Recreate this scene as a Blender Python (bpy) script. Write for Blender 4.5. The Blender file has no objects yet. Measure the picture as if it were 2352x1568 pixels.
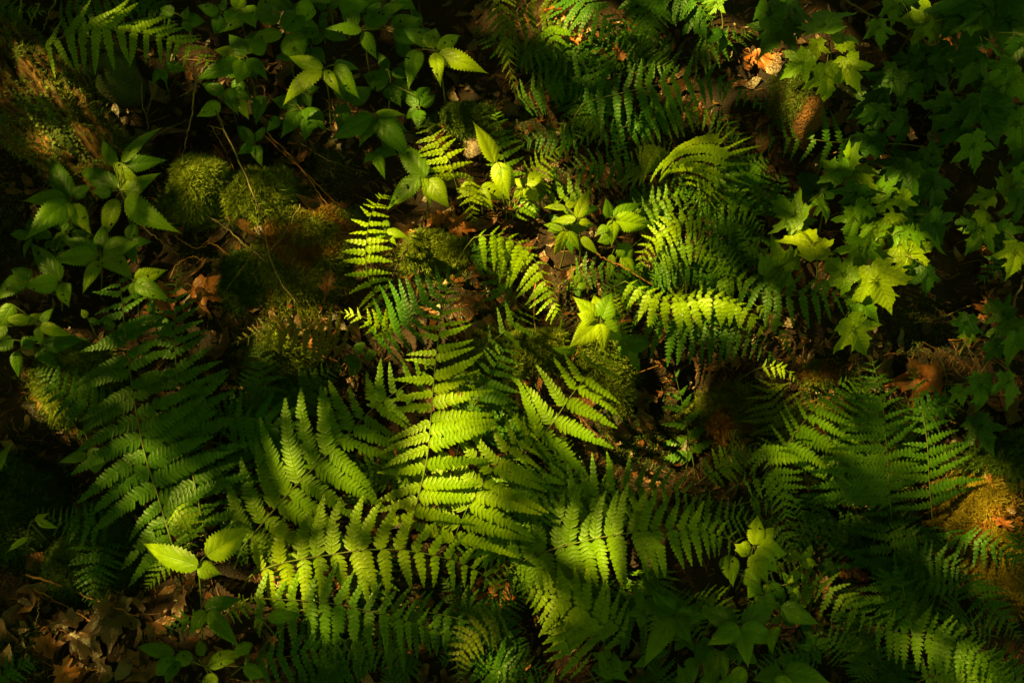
import bpy, math, random
import numpy as np
from mathutils import Vector, Matrix
rng = np.random.default_rng(7)
random.seed(7)
S = bpy.context.scene
C = S.collection
# ------------------------------------------------------------ camera
CAM = np.array([0.0, -3.34*math.cos(math.radians(55)), 3.34*math.sin(math.radians(55))])
cd = bpy.data.cameras.new('camera'); cam = bpy.data.objects.new('camera', cd); C.objects.link(cam)
cam.location = CAM; cam.rotation_euler = (math.radians(35), 0, 0)
cd.lens = 50; cd.sensor_width = 36; cd.clip_start = 0.05; cd.clip_end = 500
S.camera = cam
# ------------------------------------------------------------ light
SUN = np.array([-0.66, 0.02, 0.75]); SUN /= np.linalg.norm(SUN)
sd = bpy.data.lights.new('sun', 'SUN'); sun = bpy.data.objects.new('sun', sd); C.objects.link(sun)
sd.energy = 5.0; sd.angle = math.radians(0.5); sd.color = (1.0, 0.82, 0.28)
sun.rotation_euler = Vector(SUN).to_track_quat('Z', 'Y').to_euler(); sun.location = (-6, 0, 8)
w = bpy.data.worlds.new('World'); S.world = w; w.use_nodes = True
wt = w.node_tree; bg = wt.nodes['Background']
sky = wt.nodes.new('ShaderNodeTexSky'); sky.sky_type = 'NISHITA'; sky.sun_disc = False
sky.sun_elevation = math.asin(SUN[2]); sky.sun_rotation = math.atan2(SUN[0], SUN[1])
tint = wt.nodes.new('ShaderNodeMixRGB'); tint.blend_type = 'MULTIPLY'; tint.inputs[0].default_value = 1
tint.inputs[2].default_value = (0.85, 1.0, 0.2, 1)
wt.links.new(sky.outputs[0], tint.inputs[1]); wt.links.new(tint.outputs[0], bg.inputs[0])
bg.inputs[1].default_value = 0.05
S.view_settings.view_transform = 'Standard'; S.view_settings.look = 'None'
S.view_settings.exposure = 2.95; S.view_settings.gamma = 1
S.cycles.max_bounces = 6; S.cycles.diffuse_bounces = 3; S.cycles.transparent_max_bounces = 4

# ------------------------------------------------------------ ground shape and pixel rays
_a = math.radians(35); RC = np.array([[1,0,0],[0,math.cos(_a),-math.sin(_a)],[0,math.sin(_a),math.cos(_a)]])
def ray(u, v):
    x = (np.asarray(u, float)/2352-.5)*.72; y = (.5-np.asarray(v, float)/1568)*.48
    d = np.stack([x, y, -np.ones_like(x)], -1) @ RC.T
    return d/np.linalg.norm(d, axis=-1, keepdims=True)
_wv = [(rng.normal(0, 1, 2)*f, rng.uniform(0, 6.3), a) for f, a in [(2.2,.020)]*4+[(6,.012)]*5+[(16,.005)]*7+[(45,.0022)]*8]
BUMPS = []
def gz(x, y):
    z = 1.61*np.tanh(y/6.0) + 0*x
    for k, p, a in _wv: z = z + a*np.sin(k[0]*x+k[1]*y+p)
    for bx, by, r, h in BUMPS: z = z + h*np.exp(-((x-bx)**2+(y-by)**2)/(r*r))
    return z
def P(u, v, h=0.0):
    u, v, h = np.broadcast_arrays(np.asarray(u, float), np.asarray(v, float), np.asarray(h, float))
    d = ray(u, v); t = np.full(u.shape, 3.3)
    for _ in range(14):
        p = CAM + d*t[..., None]
        t = t + (p[..., 2]-gz(p[..., 0], p[..., 1])-h)/(-d[..., 2]+.27*d[..., 1])*.8
    return CAM + d*t[..., None]
for u, v, r, h in [(1560,850,.16,-.14),(1980,1200,.2,-.13),(760,920,.12,-.1),(1250,700,.1,-.05),(1300,1290,.12,-.06),
                   (480,240,.16,-.06),(2250,650,.2,-.08),(150,1000,.12,-.05),(560,480,.2,.05),(1100,830,.12,.04),(1800,250,.15,.05)]:
    q = P(u, v); BUMPS.append((q[0], q[1], r, h))

# ------------------------------------------------------------ helpers
def nrm(a): return a/np.maximum(np.linalg.norm(a, axis=-1, keepdims=True), 1e-9)
GN = nrm(np.array([0, -.26, 1.0])); VN = nrm(CAM); UPN = nrm(GN*.5+VN*.5)
def obj(name, V, Fq, mat, parent=None, UV=None, smooth=True, T=None):
    """one mesh object; Fq: (n,4) quads, T: (n,3) triangles"""
    V = np.asarray(V, float); me = bpy.data.meshes.new(name)
    loc = np.zeros(3)
    if parent is not None: loc = np.array(parent['_o'])
    else:
        loc = np.array([V[:, 0].mean(), V[:, 1].mean(), V[:, 2].min()])
    Vl = V-loc
    nq = 0 if Fq is None else len(Fq); nt = 0 if T is None else len(T)
    idx = np.concatenate([np.asarray(Fq, int).ravel() if nq else np.zeros(0, int), np.asarray(T, int).ravel() if nt else np.zeros(0, int)])
    me.vertices.add(len(V)); me.vertices.foreach_set('co', Vl.astype(np.float32).ravel())
    me.loops.add(len(idx)); me.loops.foreach_set('vertex_index', idx.astype(np.int32))
    me.polygons.add(nq+nt)
    st = np.concatenate([np.arange(nq)*4, nq*4+np.arange(nt)*3]); me.polygons.foreach_set('loop_start', st.astype(np.int32))
    me.polygons.foreach_set('use_smooth', np.full(nq+nt, smooth))
    if UV is not None:
        l = me.uv_layers.new(name='UVMap'); l.data.foreach_set('uv', np.asarray(UV, np.float32)[idx].ravel())
    me.update(calc_edges=True); me.validate(); me.materials.append(mat)
    o = bpy.data.objects.new(name, me); C.objects.link(o)
    if parent is not None: o.parent = parent
    else: o.location = loc
    return o
def root(name, loc, label, cat, group=None):
    o = bpy.data.objects.new(name, None); C.objects.link(o); o.location = loc; o['_o'] = [float(q) for q in loc]
    o.empty_display_size = .02
    return tag(o, label, cat, group)
def tag(o, label=None, cat=None, group=None, kind=None):
    for k, q in (('label', label), ('category', cat), ('group', group), ('kind', kind)):
        if q: o[k] = q
    return o
class MB:
    def __init__(s): s.v = []; s.q = []; s.t = []; s.uv = []; s.n = 0
    def add(s, V, Q=None, T=None, UV=None):
        V = np.asarray(V, float).reshape(-1, 3)
        s.v.append(V)
        if Q is not None and len(Q): s.q.append(np.asarray(Q)+s.n)
        if T is not None and len(T): s.t.append(np.asarray(T)+s.n)
        s.uv.append(np.zeros((len(V), 2)) if UV is None else UV); s.n += len(V)
    def build(s, name, mat, parent=None, smooth=True):
        return obj(name, np.concatenate(s.v), np.concatenate(s.q) if s.q else None, mat, parent, np.concatenate(s.uv), smooth, np.concatenate(s.t) if s.t else None)
def grid_q(r, c, wrap=False):
    i = np.arange(r-1)[:, None]; j = np.arange(c if wrap else c-1)[None, :]
    a = i*c+j; b = i*c+(j+1) % c
    return np.stack([a, b, b+c, a+c], -1).reshape(-1, 4)
def frames(p):
    t = nrm(np.gradient(p, axis=0)); up = UPN if abs(t[0]@UPN) < .95 else np.array([1., 0, 0])
    s = nrm(np.cross(up, t)); return t, s, np.cross(t, s)
def tube(mb, p, r, k=6):
    p = np.asarray(p, float); r = np.broadcast_to(r, len(p)); t, s, n = frames(p)
    a = np.arange(k)*2*math.pi/k
    V = p[:, None]+r[:, None, None]*(np.cos(a)[None, :, None]*s[:, None]+np.sin(a)[None, :, None]*n[:, None])
    mb.add(V, grid_q(len(p), k, True))
    c0 = mb.n
    mb.add(np.stack([p[0], p[-1]]))
    b = c0-len(p)*k; j = np.arange(k)
    mb.t.append(np.stack([np.full(k, c0), b+(j+1) % k, b+j], -1)); e = c0-k
    mb.t.append(np.stack([np.full(k, c0+1), e+j, e+(j+1) % k], -1))
def catmull(pts, n):
    p = np.asarray(pts, float)
    if len(p) == 2: return p[0]+(p[1]-p[0])*np.linspace(0, 1, n)[:, None]
    q = np.vstack([2*p[0]-p[1], p, 2*p[-1]-p[-2]])
    seg = np.linalg.norm(np.diff(p[:, :2], axis=0), axis=1); cum = np.concatenate([[0], np.cumsum(seg)])/seg.sum()
    out = []
    for t in np.linspace(0, 1, n):
        i = min(int(np.searchsorted(cum, t, 'right'))-1, len(p)-2); f = (t-cum[i])/(cum[i+1]-cum[i])
        a, b, c, d = q[i], q[i+1], q[i+2], q[i+3]
        out.append(.5*((2*b)+(-a+c)*f+(2*a-5*b+4*c-d)*f*f+(-a+3*b-3*c+d)*f**3))
    return np.array(out)
def rot(v, ax, ang):
    ax = nrm(ax); c, s_ = math.cos(ang), math.sin(ang)
    return v*c+np.cross(ax, v)*s_+ax*(ax@v)*(1-c)

# ------------------------------------------------------------ materials
def nodes(name):
    m = bpy.data.materials.new(name); m.use_nodes = True; nt = m.node_tree; nt.nodes.clear()
    def N(t, **k):
        n = nt.nodes.new(t)
        for a, b in k.items():
            if isinstance(b, tuple) and a.startswith('i'): pass
            setattr(n, a, b)
        return n
    return m, nt, N
def math_(nt, op, a, b=None, c=None, clamp=False):
    n = nt.nodes.new('ShaderNodeMath'); n.operation = op; n.use_clamp = clamp
    for i, x in enumerate((a, b, c)):
        if x is None: continue
        if isinstance(x, (int, float)): n.inputs[i].default_value = x
        else: nt.links.new(x, n.inputs[i])
    return n.outputs[0]
def mixc(nt, f, a, b):
    n = nt.nodes.new('ShaderNodeMixRGB')
    for i, x in enumerate((f, a, b)):
        if isinstance(x, (int, float)): n.inputs[i].default_value = x
        elif isinstance(x, tuple): n.inputs[i].default_value = (*x, 1)
        else: nt.links.new(x, n.inputs[i])
    return n.outputs[0]
def noise(nt, scale, detail=3, vec=None):
    n = nt.nodes.new('ShaderNodeTexNoise'); n.inputs['Scale'].default_value = scale; n.inputs['Detail'].default_value = detail
    if vec is None:
        g = nt.nodes.new('ShaderNodeNewGeometry'); vec = g.outputs['Position']
    nt.links.new(vec, n.inputs['Vector']); return n.outputs['Fac']
def ramp(nt, f, lo, hi):
    n = nt.nodes.new('ShaderNodeMapRange'); n.clamp = True
    nt.links.new(f, n.inputs[0]); n.inputs[1].default_value = lo; n.inputs[2].default_value = hi; return n.outputs[0]
def finish(nt, col, tcol=None, tr=0.0, rough=.5, spec=.3, bump=None, bs=.3, bd=.002):
    b = nt.nodes.new('ShaderNodeBsdfPrincipled'); nt.links.new(col, b.inputs['Base Color'])
    b.inputs['Specular Tint'].default_value = (1, .95, .55, 1); b.inputs['Roughness'].default_value = rough; b.inputs['Specular IOR Level'].default_value = spec
    o = nt.nodes.new('ShaderNodeOutputMaterial')
    if bump is not None:
        q = nt.nodes.new('ShaderNodeBump'); q.inputs['Strength'].default_value = bs; q.inputs['Distance'].default_value = bd
        nt.links.new(bump, q.inputs['Height']); nt.links.new(q.outputs[0], b.inputs['Normal'])
    if tr > 0:
        t = nt.nodes.new('ShaderNodeBsdfTranslucent'); nt.links.new(tcol, t.inputs[0])
        if bump is not None: nt.links.new(q.outputs[0], t.inputs['Normal'])
        m = nt.nodes.new('ShaderNodeMixShader'); m.inputs[0].default_value = tr
        nt.links.new(b.outputs[0], m.inputs[1]); nt.links.new(t.outputs[0], m.inputs[2]); nt.links.new(m.outputs[0], o.inputs[0])
    else: nt.links.new(b.outputs[0], o.inputs[0])
def leaf_mat(name, c1, c2, veins=None, spots=0.0, rough=.42, tr=.4):
    """c1/c2: two greens blended by noise; veins: 'pinnate' / 'palmate' drawn on the blade's own UV"""
    m, nt, N = nodes(name)
    f = ramp(nt, noise(nt, 5, 3), .38, .62)
    oi = nt.nodes.new('ShaderNodeObjectInfo')
    f = math_(nt, 'MULTIPLY_ADD', oi.outputs['Random'], .5, math_(nt, 'MULTIPLY', f, .6), True)
    col = mixc(nt, f, c1, c2)
    fine = noise(nt, 160, 2)
    col = mixc(nt, math_(nt, 'MULTIPLY', ramp(nt, fine, .45, .7), .35), col, tuple(x*.55 for x in c1))
    bump = fine
    if veins:
        uv = nt.nodes.new('ShaderNodeUVMap'); sp = nt.nodes.new('ShaderNodeSeparateXYZ'); nt.links.new(uv.outputs[0], sp.inputs[0])
        u, v = sp.outputs[0], sp.outputs[1]
        av = math_(nt, 'ABSOLUTE', v)
        if veins == 'pinnate':
            k = math_(nt, 'FRACT', math_(nt, 'MULTIPLY', math_(nt, 'SUBTRACT', u, math_(nt, 'MULTIPLY', av, .26)), 6.5))
            k = math_(nt, 'ABSOLUTE', math_(nt, 'SUBTRACT', k, .5))
            side = math_(nt, 'SUBTRACT', 1.0, ramp(nt, k, .012, .05)); mid = math_(nt, 'SUBTRACT', 1.0, ramp(nt, av, .025, .07))
            quilt = math_(nt, 'MULTIPLY', k, 2.0)
        else:
            r = math_(nt, 'SQRT', math_(nt, 'ADD', math_(nt, 'MULTIPLY', u, u), math_(nt, 'MULTIPLY', v, v)))
            an = math_(nt, 'ARCTAN2', av, u)
            dd = None
            for q in (0.0, .70, 1.22):
                e = math_(nt, 'MULTIPLY', math_(nt, 'ABSOLUTE', math_(nt, 'SUBTRACT', an, q)), r)
                dd = e if dd is None else math_(nt, 'MINIMUM', dd, e)
            mid = math_(nt, 'SUBTRACT', 1.0, ramp(nt, dd, .006, .02))
            k = math_(nt, 'FRACT', math_(nt, 'MULTIPLY', math_(nt, 'SUBTRACT', r, math_(nt, 'MULTIPLY', dd, .9)), 9.0))
            k = math_(nt, 'ABSOLUTE', math_(nt, 'SUBTRACT', k, .5)); side = math_(nt, 'SUBTRACT', 1.0, ramp(nt, k, .03, .1))
            quilt = math_(nt, 'MULTIPLY', k, 2.0)
        vm = math_(nt, 'MAXIMUM', math_(nt, 'MULTIPLY', side, .6), mid)
        col = mixc(nt, math_(nt, 'MULTIPLY', vm, .4), col, tuple(x*.5 for x in c1))
        bump = math_(nt, 'ADD', math_(nt, 'MULTIPLY', math_(nt, 'SUBTRACT', quilt, vm), .55), math_(nt, 'MULTIPLY', fine, .6))
    if spots > 0:
        s = ramp(nt, noise(nt, 26, 3), .77-spots*.09, .85-spots*.09)
        col = mixc(nt, s, col, (.085, .038, .006))
    # transmitted light is yellower and stronger than reflected light
    hs = nt.nodes.new('ShaderNodeMixRGB'); hs.blend_type = 'MULTIPLY'; hs.inputs[0].default_value = 1
    nt.links.new(col, hs.inputs[1]); hs.inputs[2].default_value = (2.7, 2.1, .4, 1)
    finish(nt, col, hs.outputs[0], tr, rough, .16, bump, .5, .0015)
    return m
def plain_mat(name, c1, c2, scale=30, rough=.7, spec=.25, bs=.5, bd=.002, tr=0, c3=None):
    m, nt, N = nodes(name)
    n1 = noise(nt, scale, 5); col = mixc(nt, ramp(nt, n1, .35, .65), c1, c2)
    if c3: col = mixc(nt, ramp(nt, noise(nt, scale*.3, 3), .5, .62), col, c3)
    oi = nt.nodes.new('ShaderNodeObjectInfo')
    col = mixc(nt, math_(nt, 'MULTIPLY', oi.outputs['Random'], .35), col, tuple(x*.5 for x in c1))
    finish(nt, col, col, tr, rough, spec, noise(nt, scale*4, 4), bs, bd)
    return m
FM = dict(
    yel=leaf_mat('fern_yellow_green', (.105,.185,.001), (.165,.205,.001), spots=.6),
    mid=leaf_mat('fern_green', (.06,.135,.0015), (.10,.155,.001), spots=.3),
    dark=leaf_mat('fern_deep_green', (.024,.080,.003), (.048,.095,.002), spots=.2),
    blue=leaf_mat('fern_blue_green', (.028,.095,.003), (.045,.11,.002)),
    warm_shade=leaf_mat('fern_warm_shade', (.10,.055,.004), (.06,.075,.003), spots=.5),  # shaded green fern; orange of the lit leaf behind put into its colour
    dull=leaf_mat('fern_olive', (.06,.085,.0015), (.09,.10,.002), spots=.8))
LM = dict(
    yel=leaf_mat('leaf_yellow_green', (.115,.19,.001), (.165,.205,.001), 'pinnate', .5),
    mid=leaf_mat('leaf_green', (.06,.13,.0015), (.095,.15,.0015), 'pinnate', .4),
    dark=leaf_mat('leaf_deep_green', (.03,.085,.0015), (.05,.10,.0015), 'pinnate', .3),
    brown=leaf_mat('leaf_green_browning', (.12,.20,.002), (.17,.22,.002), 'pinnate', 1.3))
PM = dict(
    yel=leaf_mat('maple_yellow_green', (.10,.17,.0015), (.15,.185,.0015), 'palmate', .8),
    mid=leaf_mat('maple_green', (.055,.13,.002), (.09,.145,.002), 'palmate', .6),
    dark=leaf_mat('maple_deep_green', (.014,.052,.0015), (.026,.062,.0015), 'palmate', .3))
stemM = plain_mat('green_stem', (.05,.075,.004), (.06,.05,.004), 40)
twigM = plain_mat('bare_twig', (.13,.09,.03), (.07,.045,.015), 60, .8)
redtwigM = plain_mat('russet_twig', (.26,.10,.02), (.15,.05,.012), 60, .7)
darktwigM = plain_mat('black_twig', (.02,.012,.006), (.035,.02,.01), 60, .8)
deadM = plain_mat('dead_leaf_russet', (.27,.075,.010), (.15,.04,.006), 40, .5, .35, .8, .003, .2, (.055,.02,.006))
paleM = plain_mat('dead_leaf_pale', (.075,.036,.012), (.05,.022,.008), 40, .38, .5, .8, .003, .1, (.045,.02,.008))
def litter_mat():
    m, nt, N = nodes('litter_brown'); uv = nt.nodes.new('ShaderNodeUVMap'); sp = nt.nodes.new('ShaderNodeSeparateXYZ'); nt.links.new(uv.outputs[0], sp.inputs[0])
    col = mixc(nt, sp.outputs[0], (.022,.007,.002), (.11,.031,.004)); col = mixc(nt, ramp(nt, sp.outputs[0], .9, .97), col, (.14,.06,.014))
    n1 = noise(nt, 60, 4); col = mixc(nt, ramp(nt, n1, .45, .7), col, (.025,.009,.003))
    finish(nt, col, col, .12, .38, .45, noise(nt, 180, 3), .9, .003); return m
litterM = litter_mat()
needleM = plain_mat('litter_needles', (.16,.06,.010), (.06,.022,.005), 25, .7)
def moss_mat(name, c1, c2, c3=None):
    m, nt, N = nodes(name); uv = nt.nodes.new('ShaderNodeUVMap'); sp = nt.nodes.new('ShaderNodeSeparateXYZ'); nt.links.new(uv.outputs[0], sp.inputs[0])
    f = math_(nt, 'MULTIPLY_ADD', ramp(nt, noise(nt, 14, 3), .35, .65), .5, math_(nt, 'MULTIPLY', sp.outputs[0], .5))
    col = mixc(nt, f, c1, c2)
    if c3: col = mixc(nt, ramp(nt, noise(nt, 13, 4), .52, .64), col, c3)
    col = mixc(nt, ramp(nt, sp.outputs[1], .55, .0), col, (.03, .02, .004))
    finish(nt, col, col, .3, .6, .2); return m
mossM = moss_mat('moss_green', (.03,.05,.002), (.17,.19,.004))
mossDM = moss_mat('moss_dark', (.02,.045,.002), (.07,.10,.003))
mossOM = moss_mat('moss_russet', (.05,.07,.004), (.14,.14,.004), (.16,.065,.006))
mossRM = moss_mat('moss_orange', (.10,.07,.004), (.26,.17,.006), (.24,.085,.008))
mossCoreM = plain_mat('moss_core', (.03,.035,.005), (.05,.035,.008), 30, .9)
soilM = plain_mat('soil', (.012,.0055,.002), (.022,.009,.003), 22, .8, .15, 1.0, .008, 0, (.010,.005,.003))
stoneM = plain_mat('rock', (.05,.04,.015), (.03,.024,.010), 34, .85, .15, 1.0, .012, 0, (.03,.04,.006))
barkM = plain_mat('rotting_bark', (.13,.055,.010), (.045,.020,.005), 34, .85, .15, 1.0, .012, 0, (.03,.035,.005))
stumpM = plain_mat('stump_wood', (.12,.042,.006), (.05,.018,.004), 40, .8, .2, 1.0, .02, 0, (.02,.010,.003))
lichenM = plain_mat('lichen', (.09,.11,.012), (.05,.07,.008), 50, .9)

# ------------------------------------------------------------ unseen leaf canopy, added and shaped so its gaps cast the sun pools
e1 = nrm(np.cross(SUN, [0, 0, 1.])); e2 = np.cross(e1, SUN)   # axes across the sun's rays
# sun pools: u, v, height, radius px along u, along v, strength
BASE_T = .008
POOLS = [
 (1030,1090,.14,85,95,1.0),(1060,950,.16,80,80,.85),(1080,880,.1,70,60,.7),(1030,1170,.1,60,50,.8),
 (1140,385,.17,95,85,1.0),(1020,365,.15,75,65,.95),(1245,370,.1,55,45,.95),(1150,445,.05,90,40,.8),(940,430,.1,50,60,.6),
 (860,570,.16,65,100,.95),(860,460,.1,45,45,.7),(820,735,.1,65,45,.9),(1040,510,.0,70,40,.6),(980,590,.03,70,45,.5),
 (1180,570,.16,75,65,.9),(1300,500,.14,75,60,.7),(1440,510,.16,80,50,.95),(1240,660,.1,40,70,.6),(1330,550,.1,50,40,.6),
 (1370,730,.16,70,70,1.0),(1400,830,.03,55,60,.9),(1470,655,.12,50,30,1.0),(1560,700,.17,110,45,1.0),(1680,715,.12,80,40,.65),(1420,610,.1,40,50,.6),
 (1300,930,.14,100,90,.75),(1360,870,.1,60,60,.5),
 (1630,350,.16,90,80,.6),(1560,430,.12,70,50,.6),(1480,450,.12,70,60,.45),(1600,480,.1,100,40,.4),(1500,560,.1,70,60,.4),
 (420,1285,.15,75,45,.8),(500,1250,.15,60,50,.6),
 (850,1290,.15,180,70,.72),(690,1340,.12,120,65,.6),(860,1210,.12,120,50,.4),(760,1400,.1,100,50,.3),
 (1335,1205,.18,55,85,.85),(1460,1200,.15,110,75,.5),(1250,1290,.1,80,60,.3),(1560,1180,.12,110,60,.25),
 (1740,1260,.17,80,75,.6),(1690,1330,.1,60,50,.4),(1840,1290,.12,50,40,.45),
 (740,560,.06,75,55,.5),(620,640,.05,100,60,.16),(690,640,.02,60,50,.45),(680,750,0,80,65,1.0),(750,660,0,40,40,.5),(640,860,0,60,60,.25),
 (465,415,.09,80,50,.75),(600,435,.08,85,50,.5),(110,230,.10,90,75,.75),(190,350,.08,80,65,.7),
 (290,480,.13,110,60,.55),(120,500,.15,80,60,.45),(290,600,.12,70,60,.5),(60,740,.1,90,50,.45),(340,660,.1,60,40,.3),(205,730,.1,30,22,.7),
 (700,190,.18,100,60,.42),(1060,140,.18,65,45,.7),(900,260,.12,60,30,.25),(640,120,.1,90,60,.15),
 (200,1440,0,120,90,.36),(420,1370,0,30,60,.75),(440,1430,0,60,25,.5),(110,910,0,55,30,.75),(150,870,.06,60,50,.3),
 (330,60,.15,130,50,.7),(450,130,.15,50,40,.6),(200,90,.1,80,40,.15),
 (1940,150,.17,75,55,.75),(1866,255,.05,16,80,1.0),(1740,130,0,75,60,1.0),(1815,15,.1,40,30,.9),(1760,50,.1,30,20,.9),(1640,45,.02,60,30,.7),
 (2190,105,0,55,30,.8),(2020,60,.1,60,40,.35),(2110,50,.12,60,40,.4),(2310,190,.12,40,60,.35),(1950,350,.14,28,35,.9),(1970,400,.12,50,40,.3),
 (1250,25,0,50,30,1.0),(1370,70,.02,70,30,.9),(1400,130,0,70,26,.9),(1340,55,0,50,30,.5),(1620,260,0,24,60,.9),(1485,90,.1,12,25,.6),
 (1320,285,.1,60,35,.3),(1440,300,.1,30,60,.2),(1660,220,.12,90,50,.15),
 (1860,550,.17,60,50,.75),(2090,590,.15,60,60,.65),(2060,690,.12,30,30,1.0),(2000,650,.12,70,60,.3),(1960,765,.12,60,50,.38),(2000,520,.12,60,40,.3),(2340,590,.12,22,60,.7),(2300,430,.1,50,30,.5),
 (2245,1145,.02,70,70,1.0),(2290,1290,.02,50,60,.7),(1970,1060,.04,85,35,.85),(1880,1010,.04,70,60,.3),(1810,865,.08,35,28,1.0),(2120,870,.02,60,30,.5),
 (2240,790,.05,70,50,.5),(2140,960,.1,25,35,.9),(2180,1070,.08,50,30,.6),(2180,1140,.08,60,25,.5),(2240,1080,0,30,40,.6),
 (1170,840,.03,60,60,.5),(1190,900,0,45,45,.95),(1240,800,.04,50,40,.3),(1650,960,.05,50,50,.3),(1380,960,0,50,25,.25),
 (1240,1420,.14,80,60,.5),(1130,1400,.12,60,60,.5),(1080,1480,.1,60,70,.5),(1310,1500,.1,40,40,.3),
 (1530,1460,.14,40,60,.32),(1690,1460,.14,80,60,.22),(1930,1370,.13,90,60,.6),(2180,1500,.17,150,65,.42),(2050,1430,.1,80,50,.2),
 (370,1140,.14,150,100,.68),(440,1000,.12,140,90,.10),(720,1060,.15,110,90,.42),(760,1130,.14,90,60,.5),(890,980,.15,90,80,.4),
 (1780,1100,.12,60,60,.22),(1800,1190,.12,60,50,.35),(1940,920,.1,90,60,.18),(620,1220,.13,60,60,.5),(520,1530,.1,60,30,.3),(660,1310,.1,60,50,.35),
 (1600,600,.1,110,70,.38),(1820,700,.1,80,50,.15),(530,900,0,50,40,.2),(30,1060,.1,30,30,.5),(70,1200,.08,60,40,.12),
]
def transmission(a, b):
    t = np.full(a.shape, BASE_T)
    for (qa, qb, ra, rb, s) in _pools:
        d = ((a-qa)/ra)**2+((b-qb)/rb)**2
        t = np.maximum(t, s*np.exp(-d**1.6))
    t *= 1+.3*np.sin(a*9.1+b*5.3)*np.sin(b*11.7-a*4.1+1)
    return np.clip(t, .0062, 1)

_pools = []
_fl = np.random.default_rng(3)
for (_u, _v, _w, _n) in [(1100,600,450,26),(1350,80,260,16),(950,1050,330,12),(2100,650,260,14),(1900,1000,250,10),(300,600,260,9),(700,150,260,8)]:
    for _ in range(_n): POOLS.append((_u+_fl.normal(0, _w*.6), _v+_fl.normal(0, _w*.45), .06, _fl.uniform(9, 26), _fl.uniform(9, 26), _fl.uniform(.4, .9)))
for (u, v, h, ru, rv, s) in POOLS:
    s = s**1.75*(1 if h <= .02 else max(.4, min(1.15, 1.4-.78*math.hypot((u-1180)/1000, (v-760)/720))))*(1.5 if u > 1790 and v < 830 else 1)
    q = P(u, v, h); _pools.append((q@e1, q@e2, None, None, s))
    k = q-P(u+20, v, h); ka = abs(k@e1)/20; 
    qx = P(u+ru, v, h)-q; qy = P(u, v-rv, h)-q
    ra = math.hypot(qx@e1, qy@e1)+.012; rb = math.hypot(qx@e2, qy@e2)+.012
    _pools[-1] = (q@e1, q@e2, ra, rb, s)
DIST = 7.0
def leaves_layer(mb, a, b, size, mat_n=0):
    n = len(a); d = DIST+rng.uniform(-.5, .5, n)
    c = a[:, None]*e1+b[:, None]*e2+d[:, None]*SUN
    ang = rng.uniform(0, 2*math.pi, n); n_ = nrm(SUN+rng.normal(0, .35, (n, 3)))
    x = nrm(np.cos(ang)[:, None]*e1+np.sin(ang)[:, None]*e2); x = nrm(x-(x*n_).sum(1)[:, None]*n_); y = np.cross(n_, x)
    L = size*rng.uniform(.75, 1.25, n)[:, None]
    V = np.stack([c-x*L*.5, c-x*L*.15+y*L*.3, c+x*L*.2+y*L*.26, c+x*L*.55, c+x*L*.2-y*L*.26, c-x*L*.15-y*L*.3], 1).reshape(-1, 3)
    i = np.arange(n)[:, None]*6
    mb.add(V, np.concatenate([i+[[0, 1, 4, 5]], i+[[1, 2, 3, 4]]]))
def canopy():
    # centre of the framed ground, seen along the rays
    q = P(1176, 784, .1); ca, cb = q@e1, q@e2; W, H = 1.75, 1.45
    size = .055; area = .35*size*size
    mb = MB(); k = 4*W*H/area; TM = 5.1
    n = int(k*TM); a = ca+rng.uniform(-W, W, n); b = cb+rng.uniform(-H, H, n)
    tau = -np.log(transmission(a, b)); keep = rng.uniform(0, TM, n) < tau
    leaves_layer(mb, a[keep], b[keep], size)
    R = 7.0; size = .15; area = .35*size*size; n = int(4*R*R/area*2.6)
    a = ca+rng.uniform(-R, R, n); b = cb+rng.uniform(-R, R, n)
    keep = (np.abs(a-ca) > W-.02) | (np.abs(b-cb) > H-.02)
    leaves_layer(mb, a[keep], b[keep], size)
    # unseen upper leaf layer, added to cut the sky light
    n = 60000; x = rng.uniform(-17, 17, n); y = rng.uniform(-15, 17, n); c = np.stack([x, y, rng.uniform(6.2, 8.4, n)], -1)
    a = c@e1; b = c@e2; keep = (np.abs(a-ca) > W+.25) | (np.abs(b-cb) > H+.25); c = c[keep]
    far = MB(); m = len(c); nn = nrm(np.array([0, 0, 1.])+rng.normal(0, .4, (m, 3))); xx = nrm(np.cross(nn, rng.normal(0, 1, (m, 3)))); yy = np.cross(nn, xx); L = rng.uniform(.2, .34, m)[:, None]
    V = np.stack([c-xx*L*.5, c+yy*L*.34, c+xx*L*.55, c-yy*L*.34], 1).reshape(-1, 3); far.add(V, np.arange(m*4).reshape(-1, 4))
    base = q+SUN*DIST; g = np.array([base[0]-.3, base[1]+3.2]); g3 = np.array([g[0], g[1], gz(g[0], g[1])])
    r = root('added_shade_canopy', g3, 'unseen leaf canopy added overhead, its gaps shaped to drop sun pools on the ferns', 'tree')
    t = MB(); top = np.array([g[0]+.2, g[1]-.4, base[2]+.6])
    tube(t, [g3-[0, 0, .2], g3+(top-g3)*.3+[.1, 0, 0], g3+(top-g3)*.7, top], [.2, .16, .12, .06], 12); t.build('trunk', barkM, r)  # unseen trunk and boughs, added to carry the shade leaves
    for k_ in range(7):
        t = MB(); s0 = g3+(top-g3)*(.75+.035*k_)
        e = base+e1*rng.uniform(-2.5, 2.5)+e2*rng.uniform(1.6, 2.6)+SUN*rng.uniform(.6, 1)
        tube(t, catmull([s0, (s0+e)/2+[0, 0, .3], e], 8), np.linspace(.06, .012, 8), 6); t.build('added_bough', barkM, r)
    mb.build('sun_gap_leaves', canopyM, r, smooth=False); far.build('sky_block_leaves', canopyM, r, smooth=False)
canopyM = leaf_mat('canopy_leaf', (.03,.08,.01), (.05,.10,.012), tr=.25)
canopy()
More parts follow.
